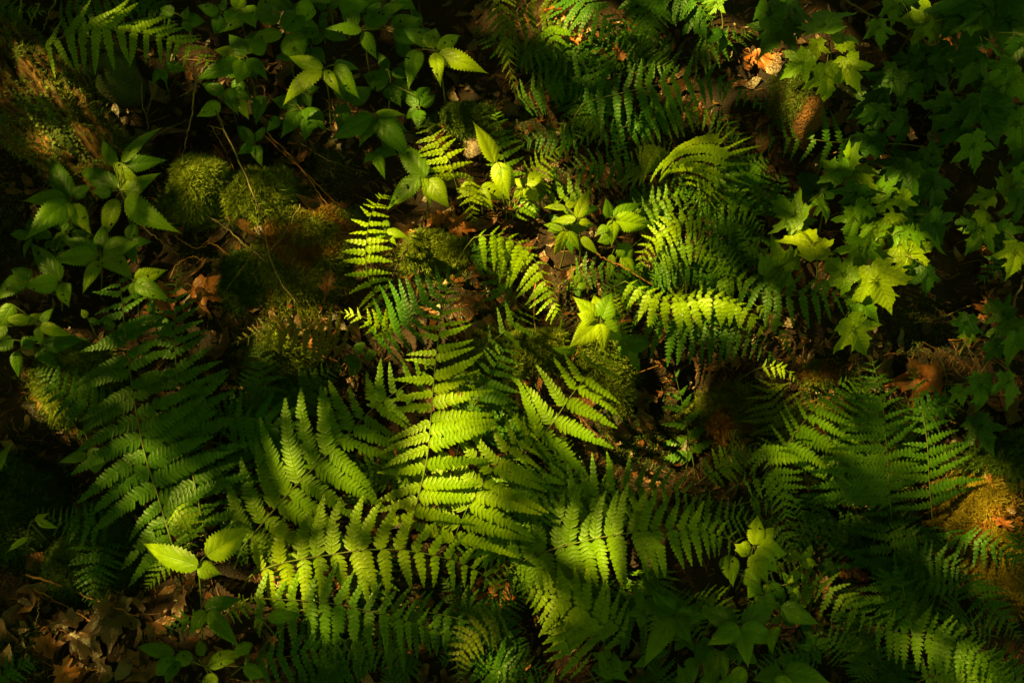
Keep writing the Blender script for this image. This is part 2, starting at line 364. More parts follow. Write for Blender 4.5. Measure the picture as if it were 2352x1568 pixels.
# ------------------------------------------------------------ ground
def ground():
    n = 420; s = np.linspace(-1, 1, n); g = 2.2*s+ np.sinh(s*4.6)/np.sinh(4.6)*38*np.abs(s)
    X, Y = np.meshgrid(g, g+.0); Z = gz(X, Y)
    o = obj('ground', np.stack([X, Y, Z], -1).reshape(-1, 3), grid_q(n, n), soilM)
    tag(o, 'dark brown forest soil sloping up behind the ferns', 'ground', kind='structure')
ground()

# ------------------------------------------------------------ ferns
def envelope(t, e0, tp, p):
    t = np.asarray(t, float)
    a = e0+(1-e0)*np.sin(np.clip(t/tp, 0, 1)*math.pi/2)
    b = np.clip(1-(np.clip(t, tp, 1)-tp)/(1-tp), 0, 1)**p
    return a*b
def frond(label, pts, h, n, Ll, Lr, aL=(80, 55), aR=(80, 55), m='mid', wr=.15, cL=0, cR=0, droop=.12, roll=0, e0=.6, tp=.3, pw=.8,
          pitch=.0088, t0=0.0, stalk=None, fine=False, calm=1.0, sp=1.22):
    """pts: stem from base to tip in picture coordinates of the ground it hangs over, h: height above ground (base, middle, tip)"""
    n = max(7, int(n*.9)) if n > 9 else n; wr = wr*.98; Ll *= 1.17; Lr *= 1.17
    M = 70; c = catmull(pts, M); t = np.linspace(0, 1, M); h0, h1, h2 = h
    hh = h0*(1-t)*(1-2*t)+4*h1*t*(1-t)+h2*t*(2*t-1)
    p = P(c[:, 0], c[:, 1], np.maximum(hh, .012))
    L = np.concatenate([[0], np.cumsum(np.linalg.norm(np.diff(p, axis=0), axis=1))]); LL = L[-1]
    mpp = np.linalg.norm(p[M//2]-CAM)/3.34*.00102
    at = lambda s: np.stack([np.interp(s*LL, L, p[:, k]) for k in range(3)], -1)
    tan = nrm(np.gradient(p, axis=0)); tat = lambda s: nrm(np.array([np.interp(s*LL, L, tan[:, k]) for k in range(3)]))
    mb = MB()
    ss = t0+(1-t0)*(1-(1-(np.arange(n)+.35)/n)**sp)
    ss = np.clip(ss+rng.normal(0, .13/n, n), 0, .995)
    for side, Lx, ang, curl in ((1, Ll, aL, cL), (-1, Lr, aR, cR)):
        if Lx <= 0: continue
        for i, s in enumerate(ss):
            s_ = min(s+(.25/n if side < 0 else 0), .995)
            Li = Lx*mpp*envelope((s_-t0)/(1-t0), e0, tp, pw)*rng.uniform(.88, 1.06)*(rng.uniform(.3, .7) if rng.random() < .025 else 1)
            if Li < .004: Li = .004
            T = tat(s_); nn = nrm(UPN-T*(T@UPN)); nn = rot(nn, T, math.radians(roll)+rng.normal(0, .07)); X = np.cross(nn, T)*side
            a = math.radians(ang[0]+(ang[1]-ang[0])*s_)+calm*rng.normal(0, .06)
            k = max(5, int(Li/.008)); q = np.linspace(0, 1, k+1); cu = math.radians(curl)
            aa = a-cu*q+calm*(rng.normal(0, .13)*q+rng.normal(0, .10)*q*q)
            d = np.cos(aa)[:, None]*T+np.sin(aa)[:, None]*X
            # in-plane direction, sagging towards the ground
            dz = -droop*2*q*rng.uniform(.3, 1.7)+calm*rng.normal(0, .07)
            d = nrm(d+np.array([0, 0, 1.])*dz[:, None])
            cen = at(s_)+np.vstack([np.zeros(3), np.cumsum((d[1:]+d[:-1])/2*(Li/k), axis=0)])
            wmax = wr*Li*min(1.0, .62+Li/.11) if Li > .02 else .22*Li
            nb = nrm(nn-d*(d@nn)[:, None]); sb = np.cross(nb, d)
            # midrib web
            wq = wmax*.34*(1-q*.7)
            V = np.stack([cen-sb*wq[:, None], cen-nb*.0006, cen+sb*wq[:, None]], 1).reshape(-1, 3)
            mb.add(V, grid_q(k+1, 3))
            # pinnules
            if Li < .012: 
                continue
            np_ = max(4, int(Li/pitch)); pitch_i = Li/np_
            qs = (np.arange(np_)+.5)/np_
            pc = np.stack([np.interp(qs, q, cen[:, z]) for z in range(3)], -1)
            dd = np.stack([np.interp(qs, q, d[:, z]) for z in range(3)], -1); nv = np.stack([np.interp(qs, q, nb[:, z]) for z in range(3)], -1)
            sv = np.cross(nv, dd)
            prof = np.minimum(1, .82+qs*2)*(.62*(1-qs)**.7+.38*(1-qs**1.8)**.85)+.04
            for sd_ in (1, -1):
                wl = wmax*prof*rng.uniform(.82, 1.1, np_)*np.where(rng.random(np_) < .015, .3, 1); pa = math.radians(72)+rng.normal(0, .05, np_)
                pd = np.cos(pa)[:, None]*dd+np.sin(pa)[:, None]*sv*sd_
                pd = nrm(pd+nv*rng.normal(.0, .10, np_)[:, None]); px = nrm(np.cross(nv, pd))
                rs = np.array([0, .35, .75, 1.0]); hw = np.array([1.05, 1.0, .86, .34])*pitch_i*(.46 if not fine else .46)
                if fine: hw = hw*np.array([1, .95, .6, .12])
                bend = rs**2*.18
                cc = pc[:, None]+pd[:, None]*(wl[:, None]*rs[None])[..., None]+dd[:, None]*(wl[:, None]*bend)[..., None]-nv[:, None]*(wl[:, None]*.14*rs[None]**2)[..., None]
                side_v = px[:, None]*(hw[None]*np.ones((np_, 1)))[..., None]
                rise = nv[:, None]*(hw[None, :, None]*.30)
                V = np.stack([cc-side_v+rise, cc, cc+side_v+rise], 2)          # np_,4,3,3
                Q = grid_q(4, 3); Q = (np.arange(np_)[:, None, None]*12+Q[None]).reshape(-1, 4)
                mb.add(V.reshape(-1, 3), Q)
    # stalk: down to the soil behind the base
    b = p[0]; T0 = tan[0]; hb = max(h0, .012)
    out = -T0*np.array([1, 1, 0]); ln = .25*hb+.03 if stalk is None else stalk
    g = b+out/max(np.linalg.norm(out), .2)*ln; g = np.array([g[0], g[1], gz(g[0], g[1])-.01])
    sp = np.vstack([catmull([g, g*.45+b*.55+[0, 0, hb*.12], b-T0*.004], 8), p[::2], p[-1:]])
    rr = np.interp(np.linspace(0, 1, len(sp)), [0, .2, 1], [.0023, .0018, .0005])*min(1.25, max(.55, LL/.55))
    r = root('fern_frond', [g[0], g[1], g[2]+.01], label, 'fern', 'fern fronds on the forest floor')
    st = MB(); tube(st, sp, rr, 6); st.build('stalk', stemM, r)
    mb.build('leaf_blade', FM[m], r)
    return r

# ------------------------------------------------------------ leaves
def blade(B, Tp, wpx, roll=0.0, cup=.18, arch=.10, holes=0, blunt=False):
    """serrated pointed leaf from base B to tip Tp (world points)"""
    B = np.asarray(B); Tp = np.asarray(Tp); L = np.linalg.norm(Tp-B); d = (Tp-B)/L
    nn = nrm(UPN-d*(d@UPN)); nn = rot(nn, d, roll); x = np.cross(d, nn)
    R, K = 34, 9; s = np.linspace(0, 1, R); v = np.linspace(-1, 1, K)
    wpx = wpx*(1.0 if blunt else .88); w = (s+.004)**.58*(1-s)**(.8 if blunt else 1.35); w = w/w.max(); w[0] = .03; w[-1] = .01
    ser = 1+.11*((np.arange(R) % 2)*2-1)*np.where((s > .06) & (s < .97), 1, 0)
    V = np.zeros((R, K, 3)); UV = np.zeros((R, K, 2)); tw = rng.normal(0, .12)
    ph = rng.uniform(0, 6)
    for j, vv in enumerate(v):
        ww = w*wpx*.5*vv*(ser if abs(vv) == 1 else 1)
        zz = abs(vv)*w*wpx*.5*cup*2 - (abs(vv)**2)*w*wpx*.22 + arch*L*np.sin(s*math.pi)*1.0 + tw*s*ww
        zz = zz+np.sin(s*9+ph+vv*2)*wpx*.018*abs(vv)+.006*L*np.abs(((s-.26*abs(vv))*6.5 % 1)-.5)*min(1, abs(vv)*3)
        V[:, j] = B+d*(s*L)[:, None]-d*(.0 if abs(vv) < 1 else .012)*L+x*ww[:, None]+nn*zz[:, None]
        UV[:, j, 0] = s; UV[:, j, 1] = vv
    Q = grid_q(R, K)
    if holes:
        bad = set()
        for _ in range(holes):
            i = rng.integers(4, R-5); j = rng.integers(0, K-1); bad |= {i*(K-1)+j, (i+1)*(K-1)+j}
            if rng.random() < .4 and j < K-2: bad |= {i*(K-1)+j+1}
        Q = np.array([q for z, q in enumerate(Q) if z not in bad])
    return V.reshape(-1, 3), Q, UV.reshape(-1, 2)
_half = [(0,0),(.10,-.05),(.24,-.08),(.34,.0),(.57,.05),(.43,.14),(.48,.21),(.41,.26),(.54,.33),(.68,.43),(.85,.61),(.66,.59),(.56,.63),(.46,.56),(.36,.55),(.27,.52),(.29,.64),(.36,.76),(.23,.75),(.19,.86),(.10,.94),(0,1.15)]
_halfoak = [(0,0),(.06,.05),(.18,.10),(.10,.18),(.14,.26),(.34,.34),(.40,.44),(.22,.47),(.20,.55),(.38,.66),(.36,.76),(.20,.74),(.18,.82),(.24,.92),(.12,.95),(0,1.02)]
def lobed(B, Tp, wf=1.0, roll=0.0, half=_half, curl=0.0, rough=.02, wav=.03):
    B = np.asarray(B); Tp = np.asarray(Tp); L = np.linalg.norm(Tp-B); d = (Tp-B)/L
    nn = nrm(UPN-d*(d@UPN)); nn = rot(nn, d, roll); x = np.cross(d, nn)
    h = np.array(half); o = np.vstack([h, (h*[-1, 1])[-2:0:-1]])
    o = o+rng.normal(0, rough*.5, o.shape); o[:, 0] *= wf*.78
    m = len(o); a = np.repeat(o, 3, axis=0); b_ = np.repeat(np.roll(o, -1, axis=0), 3, axis=0); f = np.tile([0, 1/3, 2/3], m)[:, None]
    o = a+(b_-a)*f; tooth = (np.tile([0, 1, -.6], m)*.012)[:, None]; hub = np.array([0, .30])
    o = o+nrm(o-hub)*tooth; n = len(o)
    rings = [0.06, .3, .55, .8, 1.0]; pts = np.concatenate([hub+(o-hub)*r for r in rings]); pts = np.vstack([pts, hub])
    r_ = np.linalg.norm(pts-[0, 0], axis=1); an = np.arctan2(np.abs(pts[:, 0]), pts[:, 1])
    dd = np.min([np.abs(an-q)*r_ for q in (0, .7, 1.22)], axis=0); p1, p2 = rng.uniform(0, 6, 2)
    z = dd*.35+wav*np.sin(pts[:, 0]*7+p1)*np.sin(pts[:, 1]*6+p2)-.22*(pts[:, 1]-.4)**2-.16*pts[:, 0]**2-.06*r_
    z = z+curl*((pts[:, 0])**2*1.2+(pts[:, 1]-.5)**2)
    V = B+d*(pts[:, 1]*L)[:, None]+x*(pts[:, 0]*L)[:, None]+nn*(z*L)[:, None]
    T = np.stack([np.full(n, len(pts)-1), np.arange(n), (np.arange(n)+1) % n], -1)
    return V, grid_q(len(rings), n, True), T, pts[:, ::-1].copy()
def petiole(st, a, b, r=.0011, sag=.01):
    tube(st, catmull([a, (np.asarray(a)+b)/2+np.array([0, 0, sag]), b], 6), r, 5)
def plant(label, node, h, leaves, m='mid', name='bramble_plant', cat='plant', group='leafy plants with toothed oval leaves', blunt=False, lean=(0, 0), holes=.6, drop=.02):
    """leaves: (base u, v, tip u, v, width px [, material])"""
    N = P(node[0], node[1], h); g = N[:2]+np.array([rng.normal(0, .015)+lean[0], rng.normal(0, .015)+lean[1]]); g3 = np.array([g[0], g[1], gz(*g)])
    r = root(name, g3, label, cat, group); st = MB()
    tube(st, catmull([g3-[0, 0, .01], (g3*.4+N*.6)+[.004, -.004, 0], N], 9), np.linspace(.0022, .0014, 9), 6)
    for l in leaves:
        bu, bv, tu, tv, wd = l[:5]; mm = l[5] if len(l) > 5 else m
        hb = h+rng.uniform(-.006, .008); dpx = math.hypot(tu-bu, tv-bv); ht = hb-drop*dpx/80+rng.normal(0, .006)
        B = P(bu, bv, max(hb, .01)); T = P(tu, tv, max(ht, .008))
        petiole(st, N, B, .0010, .004)
        sc = np.linalg.norm(B-CAM)/3.34*.00102
        T = B+(T-B)*1.15
        V, Q, UV = blade(B, T, wd*sc, rng.normal(0, .28), cup=.14+rng.uniform(0, .08), arch=.08+rng.uniform(0, .06), holes=int(rng.random() < holes)*rng.integers(1, 4), blunt=blunt)
        obj('leaf', V, Q, LM[mm], r, UV)
    st.build('stem', stemM, r)
    return r
def seedling(label, node, h, leaves, m='mid', name='maple_seedling', cat='seedling', group='maple seedlings'):
    """leaves: (centre u, v, size px, direction degrees of the tip (0 right, 90 down) [, material])"""
    N = P(node[0], node[1], h*.8); g3 = np.array([N[0]+rng.normal(0, .02), N[1]+rng.normal(0, .02), 0]); g3[2] = gz(g3[0], g3[1])
    r = root(name, g3, label, cat, group); st = MB()
    tube(st, catmull([g3-[0, 0, .01], (g3*.4+N*.6)+[.005, .004, 0], N], 9), np.linspace(.0024, .0013, 9), 6)
    for l in leaves:
        cu, cv, sz, an = l[:4]; sz = sz*rng.uniform(.85, 1.2); an = an+rng.normal(0, 14); mm = l[4] if len(l) > 4 else m; a = math.radians(an)
        hh = h+rng.uniform(-.015, .02)
        B = P(cu-math.cos(a)*sz*.42, cv-math.sin(a)*sz*.42, hh+.008); T = P(cu+math.cos(a)*sz*.58, cv+math.sin(a)*sz*.58, max(.01, hh-.012-rng.uniform(-.01, .035)*sz/80))
        petiole(st, N, B, .0009, .006)
        V, Q, Tr, UV = lobed(B, T, rng.uniform(.9, 1.15), rng.normal(0, .38), curl=rng.uniform(-.45, .2), rough=.035, wav=.06)
        obj('leaf', V, Q, PM[mm], r, UV, T=Tr)
    st.build('stem', stemM, r)
    return r

# ------------------------------------------------------------ moss, twigs, dead leaves
def strands(p, nr, L, wd, seg=3, spread=.6, sag=.5):
    n = len(p); d = nrm(nr+rng.normal(0, spread, (n, 3))); side = nrm(np.cross(d, rng.normal(0, 1, (n, 3))))
    L = L*rng.uniform(.6, 1.3, n)[:, None]; cur = nrm(rng.normal(0, 1, (n, 3)))
    rows = []
    for k in range(seg+1):
        q = k/seg; c = p+d*L*q+cur*L*.35*q*q-np.array([0, 0, 1.])*L*sag*q*q*.5
        ww = wd*(1-q*.85)
        rows.append(np.stack([c-side*ww, c+side*ww], 1))
    V = np.stack(rows, 1).reshape(-1, 3); Q = grid_q(seg+1, 2)
    Q = (np.arange(n)[:, None, None]*(2*(seg+1))+Q[None]).reshape(-1, 4)
    UV = np.stack([np.repeat(rng.random(n), 2*(seg+1)), np.tile(np.repeat(np.linspace(0, 1, seg+1), 2), n)], -1)
    return V, Q, UV
def moss(label, u, v, ru, rv, hgt, m='g', dens=1.0, L=.011, group='moss cushions'):
    c = P(u, v); sc = np.linalg.norm(c-CAM)/3.34*.00102; rx = ru*sc; ry = rv*sc*1.08
    n1, n2 = 40, 16; th = np.linspace(0, 2*math.pi, n1, endpoint=False); ph = np.linspace(0, 1, n2)
    pr = rng.uniform(0, 6.3, 6)
    rad = 1+.10*np.sin(th*2+pr[0])+.07*np.sin(th*3+pr[1])+.05*np.sin(th*5+pr[2])
    V = np.zeros((n2, n1, 3))
    def surf(q, t):
        r = 1+.16*np.sin(t*2+pr[0])+.12*np.sin(t*3+pr[1])+.08*np.sin(t*5+pr[2])+.05*np.sin(t*9+pr[3]); s = np.sin(q*math.pi/2)
        x = c[0]+rx*r*s*np.cos(t); y = c[1]+ry*r*s*np.sin(t)
        lump = .85+.14*np.sin(x*62+pr[3])*np.sin(y*55+pr[4])+.10*np.sin(x*140+y*60+pr[5])*np.sin(y*120)
        z = gz(x, y)+hgt*np.cos(q*math.pi/2)**.7*lump-.006*(q > .98)
        return np.stack([x, y, z], -1)
    V = surf(ph[:, None]*np.ones((1, n1)), th[None, :]*np.ones((n2, 1)))
    r = root('moss_cushion', [c[0], c[1], c[2]], label, 'moss', group)
    obj('mound', V.reshape(-1, 3), grid_q(n2, n1, True), mossCoreM, r)
    ns = int(dens*11*ru*rv*math.pi*.1)
    q = np.sqrt(rng.uniform(0, 1, ns)); q = 2/math.pi*np.arcsin(np.clip(q, 0, 1)); t = rng.uniform(0, 6.283, ns)
    p = surf(q, t); pa = surf(np.minimum(q+.02, 1), t)-p; pb = surf(q, t+.05)-p; nr = nrm(np.cross(pa, pb)); nr[nr[:, 2] < 0] *= -1
    MM = {'g': mossM, 'd': mossDM, 'o': mossOM, 'r': mossRM}[m]
    nh = int(ns*.3); th_ = rng.uniform(0, 6.283, nh); rh = 1+np.abs(rng.normal(0, .22, nh)); hx = c[0]+rx*rh*np.cos(th_); hy = c[1]+ry*rh*np.sin(th_)
    p = np.concatenate([p, np.stack([hx, hy, gz(hx, hy)], -1)]); nr = np.concatenate([nr, np.broadcast_to(GN, (nh, 3))])
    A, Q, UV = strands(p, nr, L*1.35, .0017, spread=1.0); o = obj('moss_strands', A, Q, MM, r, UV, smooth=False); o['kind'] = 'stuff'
    return r
def twig(label, pts, h, r0=.0022, m='tan', r1=None, side=None, group='fallen twigs', name='twig', cat='twig'):
    c = catmull(pts, 26); hh = np.interp(np.linspace(0, 1, 26), np.linspace(0, 1, len(h)), h); p = P(c[:, 0], c[:, 1], hh)
    p = p+rng.normal(0, .0012, p.shape); mb = MB(); tube(mb, p, np.linspace(r0, r1 or r0*.4, 26), 6)
    for (i, du, dv, l) in side or []:
        q = p[i]; e = P(c[i, 0]+du, c[i, 1]+dv, hh[i]+l); tube(mb, catmull([q, (q+e)/2+rng.normal(0, .003, 3), e], 6), np.linspace(r0*.6, r0*.25, 6), 5)
    o = mb.build(name, {'tan': twigM, 'red': redtwigM, 'black': darktwigM, 'green': stemM}[m])
    tag(o, label, cat, group); return o
def dead(label, u, v, size, an, m='r', h=.015, oak=False, curl=.35, wf=1.0, tilt=0):
    a = math.radians(an); B = P(u-math.cos(a)*size*.45, v-math.sin(a)*size*.45, h); T = P(u+math.cos(a)*size*.55, v+math.sin(a)*size*.55, h+tilt)
    V, Q, Tr, UV = lobed(B, T, wf, rng.normal(0, .3), half=_halfoak if oak else _half, curl=curl, rough=.05, wav=.09)
    r = root('dead_leaf', P(u, v, 0), label, 'dead leaf', 'fallen dead leaves'); MM = deadM if m == 'r' else paleM
    obj('leaf_blade', V, Q, MM, r, UV, T=Tr); st = MB(); petiole(st, B, B+(B-T)*.3-np.array([0, 0, h*.3]), .0008); st.build('petiole', redtwigM, r)
    return r
def litter():
    n = 9000; u = rng.uniform(-250, 2600, n); v = rng.uniform(-250, 1850, n); kk = rng.random(n) < .28+.6*(np.sin(u/130+np.sin(v/90)*2)*np.sin(v/110+u/300) > -.1); u, v = u[kk], v[kk]; n = len(u); c = P(u, v, 0); c[:, 2] += rng.uniform(0, .012, n)
    size = rng.gamma(2, .0075, n)+.003; mb = MB(); K = 9
    nr = nrm(GN+rng.normal(0, .38, (n, 3))); x = nrm(np.cross(nr, rng.normal(0, 1, (n, 3)))); y = np.cross(nr, x)
    a = np.arange(K)*2*math.pi/K; rr = rng.uniform(.45, 1.1, (n, K))*np.array([1.3, .9, .7, .9, 1.2, 1, .6, .8, 1.0])
    cr = rng.uniform(-.5, .6, n)
    def ring(f):
        X = np.cos(a)*rr*f; Y = np.sin(a)*rr*f*.7
        return c[:, None]+size[:, None, None]*(X[..., None]*x[:, None]+Y[..., None]*y[:, None]+(cr[:, None]*(X**2))[..., None]*nr[:, None])
    V = np.concatenate([c[:, None], ring(.5), ring(1.0)], 1); k = 1+2*K; i = np.arange(n)[:, None]*k; j = np.arange(K); j2 = (j+1) % K
    T = (i[:, :, None]+np.stack([np.zeros(K, int), 1+j, 1+j2], -1)[None].reshape(1, K, 3)).reshape(-1, 3)
    Q = (i[:, :, None]+np.stack([1+j, 1+K+j, 1+K+j2, 1+j2], -1)[None].reshape(1, K, 4)).reshape(-1, 4)
    mb.add(V.reshape(-1, 3), Q, T, np.repeat(rng.random((n, 1)), k, axis=0)*[1, 0]); o = mb.build('leaf_litter', litterM, smooth=True)
    tag(o, 'brown crumbled leaf litter covering the forest soil', 'leaf litter', kind='stuff')
    n = 6400; u = rng.uniform(-250, 2600, n); v = rng.uniform(-250, 1850, n); c = P(u, v, 0.002); d = nrm(rng.normal(0, 1, (n, 3))*[1, 1, .25])
    L = (rng.gamma(3, .009, n)*np.where(rng.random(n) < .06, 3, 1))[:, None]; s = nrm(np.cross(d, GN))*.0007; b = rng.normal(0, .12, (n, 3))*L
    V = np.stack([c-d*L/2-s, c-d*L/2+s, c+b*.5+s*1.2+[0, 0, .002], c+b*.5-s*1.2+[0, 0, .002], c+d*L/2+s*.5, c+d*L/2-s*.5], 1).reshape(-1, 3)
    i = np.arange(n)[:, None]*6; o = obj('needle_litter', V, np.concatenate([i+[[0, 1, 2, 3]], i+[[3, 2, 4, 5]]]), needleM, smooth=False)
    tag(o, 'russet needles and grass bits strewn over the soil', 'needle litter', kind='stuff')
def ground_moss():
    pts = []
    for (u, v, ru, rv, n) in [(50,1180,110,160,2600),(1300,700,120,90,1500),(1420,1000,90,70,1200),(1230,1200,80,60,700),(960,620,90,50,900),(640,800,150,100,1800),(900,1330,250,90,1500),(1700,1150,130,100,1300),(1950,900,100,80,1200),(500,1000,160,150,1500),(1500,300,140,90,1000),(230,1260,140,90,2600),(20,540,70,140,1500),(1500,1000,140,110,1800),(1650,950,120,80,1800),(2300,1060,110,60,2000),(2100,760,110,80,1200),
                              (560,620,150,90,1800),(300,80,160,60,900),(1100,760,100,120,1500),(1200,310,90,60,1200),(1750,1000,110,70,1500),(60,1480,90,90,1500),(2050,1210,160,90,1200),(750,380,70,70,1000)]:
        g = rng.normal(0, .5, (n, 2)); p = P(u+g[:, 0]*ru, v+g[:, 1]*rv, 0); pts.append(p)
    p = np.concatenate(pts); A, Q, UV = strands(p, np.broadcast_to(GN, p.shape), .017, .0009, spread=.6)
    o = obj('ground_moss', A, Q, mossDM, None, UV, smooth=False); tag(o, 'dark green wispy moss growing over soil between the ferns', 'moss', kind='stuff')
litter(); ground_moss()

def log():
    A = P(-170, -20, .02); B = P(300, 468, -.03); M = 240; K = 170; t = np.linspace(0, 1, M); ax = A+(B-A)*t[:, None]+np.array([0, 0, 1])*(.02*np.sin(t*3))[:, None]
    T, s, n = frames(ax); R = .125*(1-.15*t)+.01*np.sin(t*14); th = np.linspace(0, 2*math.pi, K, endpoint=False)
    def surf(tt, a):
        ri = np.interp(tt, t, R)
        g = a+.25*np.sin(tt*7)
        fis = -.040*np.exp(-((np.mod(g-1.35+math.pi, 2*math.pi)-math.pi)/.14)**2)*(.6+.4*np.sin(tt*17))-.016*np.exp(-((np.mod(g-1.75+math.pi, 2*math.pi)-math.pi)/.07)**2)
        fis = fis+.007*np.sin(g*15+np.sin(tt*21)*1.5)+.005*np.sin(g*37+np.sin(tt*33)*2)+.004*np.sin(tt*43+g*4)+.0025*np.sin(g*71+np.sin(tt*60)*2)+.002*np.sin(tt*190+np.sin(g*23)*3)
        rr = ri+fis; c = np.stack([np.interp(tt, t, ax[:, k]) for k in range(3)], -1)
        S_, N_ = s[0], n[0]
        return c+rr[..., None]*(np.cos(a)[..., None]*S_+np.sin(a)[..., None]*N_)
    V = surf(t[:, None]*np.ones((1, K)), th[None]*np.ones((M, 1)))
    r = root('mossy_log', [*(A+B)[:2]/2, gz(*((A+B)[:2]/2))], 'thick rotting log under moss with a long dark split, leaning at upper left', 'log')
    uvb = np.stack([np.broadcast_to(th[None]*1.0, (M, K)), np.broadcast_to(t[:, None], (M, K))], -1).reshape(-1, 2)
    m, nt, N = nodes('split_bark'); uv = nt.nodes.new('ShaderNodeUVMap'); mp = nt.nodes.new('ShaderNodeMapping'); nt.links.new(uv.outputs[0], mp.inputs[0]); mp.inputs['Scale'].default_value = (9, 7, 1)
    n1 = noise(nt, 1.6, 6, mp.outputs[0]); n2 = noise(nt, 7, 5, mp.outputs[0])
    col = mixc(nt, ramp(nt, n1, .38, .62), (.022,.010,.003), (.17,.075,.012)); col = mixc(nt, ramp(nt, n2, .5, .68), col, (.02,.010,.003)); col = mixc(nt, ramp(nt, noise(nt, 16, 4), .5, .6), col, (.04,.045,.004))
    finish(nt, col, col, 0, .8, .15, math_(nt, 'ADD', n1, n2), 1.0, .010)
    obj('bark', V.reshape(-1, 3), grid_q(M, K, True), m, r, uvb)
    nS = 24000; tt = rng.uniform(0, 1, nS); a = rng.uniform(-.6, 3.7, nS); g = a+.25*np.sin(tt*7)
    keep = (np.abs(g-1.45) > .30+.2*np.sin(tt*25)) & (rng.random(nS) < .9*(.5+.5*np.sin(tt*31+g*7)*np.sin(g*11))+.25)
    tt, a = tt[keep], a[keep]; p = surf(tt, a); c = np.stack([np.interp(tt, t, ax[:, k]) for k in range(3)], -1)
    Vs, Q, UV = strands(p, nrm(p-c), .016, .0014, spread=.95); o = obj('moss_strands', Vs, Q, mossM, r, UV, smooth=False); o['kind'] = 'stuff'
    # lichen flakes
    n2 = 700; tt = rng.normal(.72, .09, n2); a = rng.normal(1.62, .16, n2)*1.0
    p = surf(tt, a); c = np.stack([np.interp(tt, t, ax[:, k]) for k in range(3)], -1); nr = nrm(p-c+rng.normal(0, .03, p.shape)); x = nrm(np.cross(nr, rng.normal(0, 1, p.shape))); y = np.cross(nr, x)
    z = rng.uniform(.002, .0055, n2)[:, None]; V = np.stack([p+nr*.003+x*z, p+nr*.0045+y*z, p+nr*.003-x*z, p+nr*.0035-y*z*.8], 1).reshape(-1, 3)
    o = obj('lichen', V, np.arange(n2*4).reshape(-1, 4), lichenM, r, smooth=False); o['kind'] = 'stuff'
log()
def lump(name, label, cat, u, v, ru, rv, h, mat, z0=0, rough=.12, seed=1, group=None, mosspart=0, mm=None, dirn=None):
    c = P(u, v); sc = .00105; n1, n2 = 48, 24; th = np.linspace(0, 2*math.pi, n1, endpoint=False)[None]; q = np.linspace(0, math.pi*.62, n2)[:, None]
    rg = np.random.default_rng(seed); d = np.stack([np.sin(q)*np.cos(th), np.sin(q)*np.sin(th), np.cos(q)*np.ones_like(th)], -1); f = np.ones(d.shape[:2])
    for k in range(14): w_ = rg.normal(0, 1.5+k*.5, 3); f = f+rough/(1+k*.3)*np.sin(d@w_+rg.uniform(0, 6))
    V = c+np.array([0, 0, z0-.02])+d*f[..., None]*np.array([ru*sc, rv*sc*1.1, h+.02])
    r = root(name, c, label, cat, group); obj('body', V.reshape(-1, 3), grid_q(n2, n1, True), mat, r)
    if mosspart:
        i = rg.integers(0, n2-4, mosspart); j = rg.integers(0, n1, mosspart); p = V[i, j]+rg.normal(0, .005, (mosspart, 3)); 
        if dirn is not None: kp = (d[i, j]@np.array(dirn)) > .35; p = p[kp]; i = i[kp]; j = j[kp]
        A, Q, UV = strands(p, d[i, j], .010, .0010, spread=.8); o = obj('moss_strands', A, Q, mm or mossDM, r, UV, smooth=False); o['kind'] = 'stuff'
    return r
# ------------------------------------------------------------ stones and stump
lump('rock', 'dim mossy rock in shade just under the arching fern at upper left', 'rock', 250, 165, 75, 50, .08, stoneM, seed=3, mosspart=500)
lump('stone', 'small brown stone in dark hollow below the lit central frond', 'rock', 1395, 965, 30, 22, .03, stoneM, seed=5)
lump('stone', 'brown stone half buried under the bright pinnate fronds near bottom centre', 'rock', 1255, 1322, 36, 16, .03, stoneM, seed=6)
lump('tree_stump', 'low rotten stump with a glowing orange right side under the maple leaves', 'stump', 1832, 248, 50, 88, .10, stumpM, seed=12, rough=.22, mosspart=26000, mm=mossDM, dirn=(-.5, .25, .62))

# ------------------------------------------------------------ moss cushions
moss('round shaggy moss cushion with pale sunlit tips left of the thin twig', 460, 445, 72, 55, .09, 'g', 1.4, .013)
moss('darker moss cushion touching the right side of the shaggy round one', 602, 460, 76, 54, .075, 'g', 1.3, .013)
moss('large yellow green moss bank fading to russet below the two cushions', 735, 560, 95, 70, .05, 'o', 1.3)
moss('russet moss mat sloping down beside the pale curled leaf', 670, 640, 85, 60, .028, 'o', 1.2)
moss('shady moss clump left of the brown standing leaf', 560, 650, 50, 45, .03, 'd', 1.1)
moss('small moss mound crossed by fern shadows in the left centre gap', 635, 855, 70, 60, .035, 'g', 1.1)
moss('mossy hump in sunlight just right of the lit narrow frond', 1000, 590, 68, 42, .04, 'g', 1.4)
moss('bright moss patch under dark fern shadow right of the brightest frond', 1110, 880, 75, 90, .03, 'g', 1.4, .012)
moss('moss tuft beside the dangling stick in the centre', 1240, 800, 55, 42, .04, 'g', 1.3)
moss('sunlit moss glowing behind the upright half frond under the star shaped plant', 1400, 850, 55, 75, .035, 'g', 1.3)
moss('feathery moss clump above the orange litter at far left', 180, 880, 80, 55, .045, 'g', 1.4, .015)
moss('orange lit ridge of moss by the red leaf at the lower right edge', 2230, 1160, 62, 60, .03, 'r', 1.4)
moss('ragged orange moss scraps on dark wood near the right edge', 2290, 1290, 50, 85, .022, 'r', 1.2)
moss('dark green moss mound at the right edge beside the sunlit russet leaf', 2320, 1060, 75, 45, .05, 'd', 1.3, .014)
moss('bright yellow moss under dark fern tips at lower right', 1975, 1065, 95, 45, .03, 'g', 1.4, .013)
moss('dull moss and dry straw cushion right of the black hollow', 1655, 955, 66, 50, .028, 'o', 1.2, .014)
moss('olive moss lump beneath the dissected ferns right of centre', 1885, 1010, 75, 60, .03, 'o', 1.1)
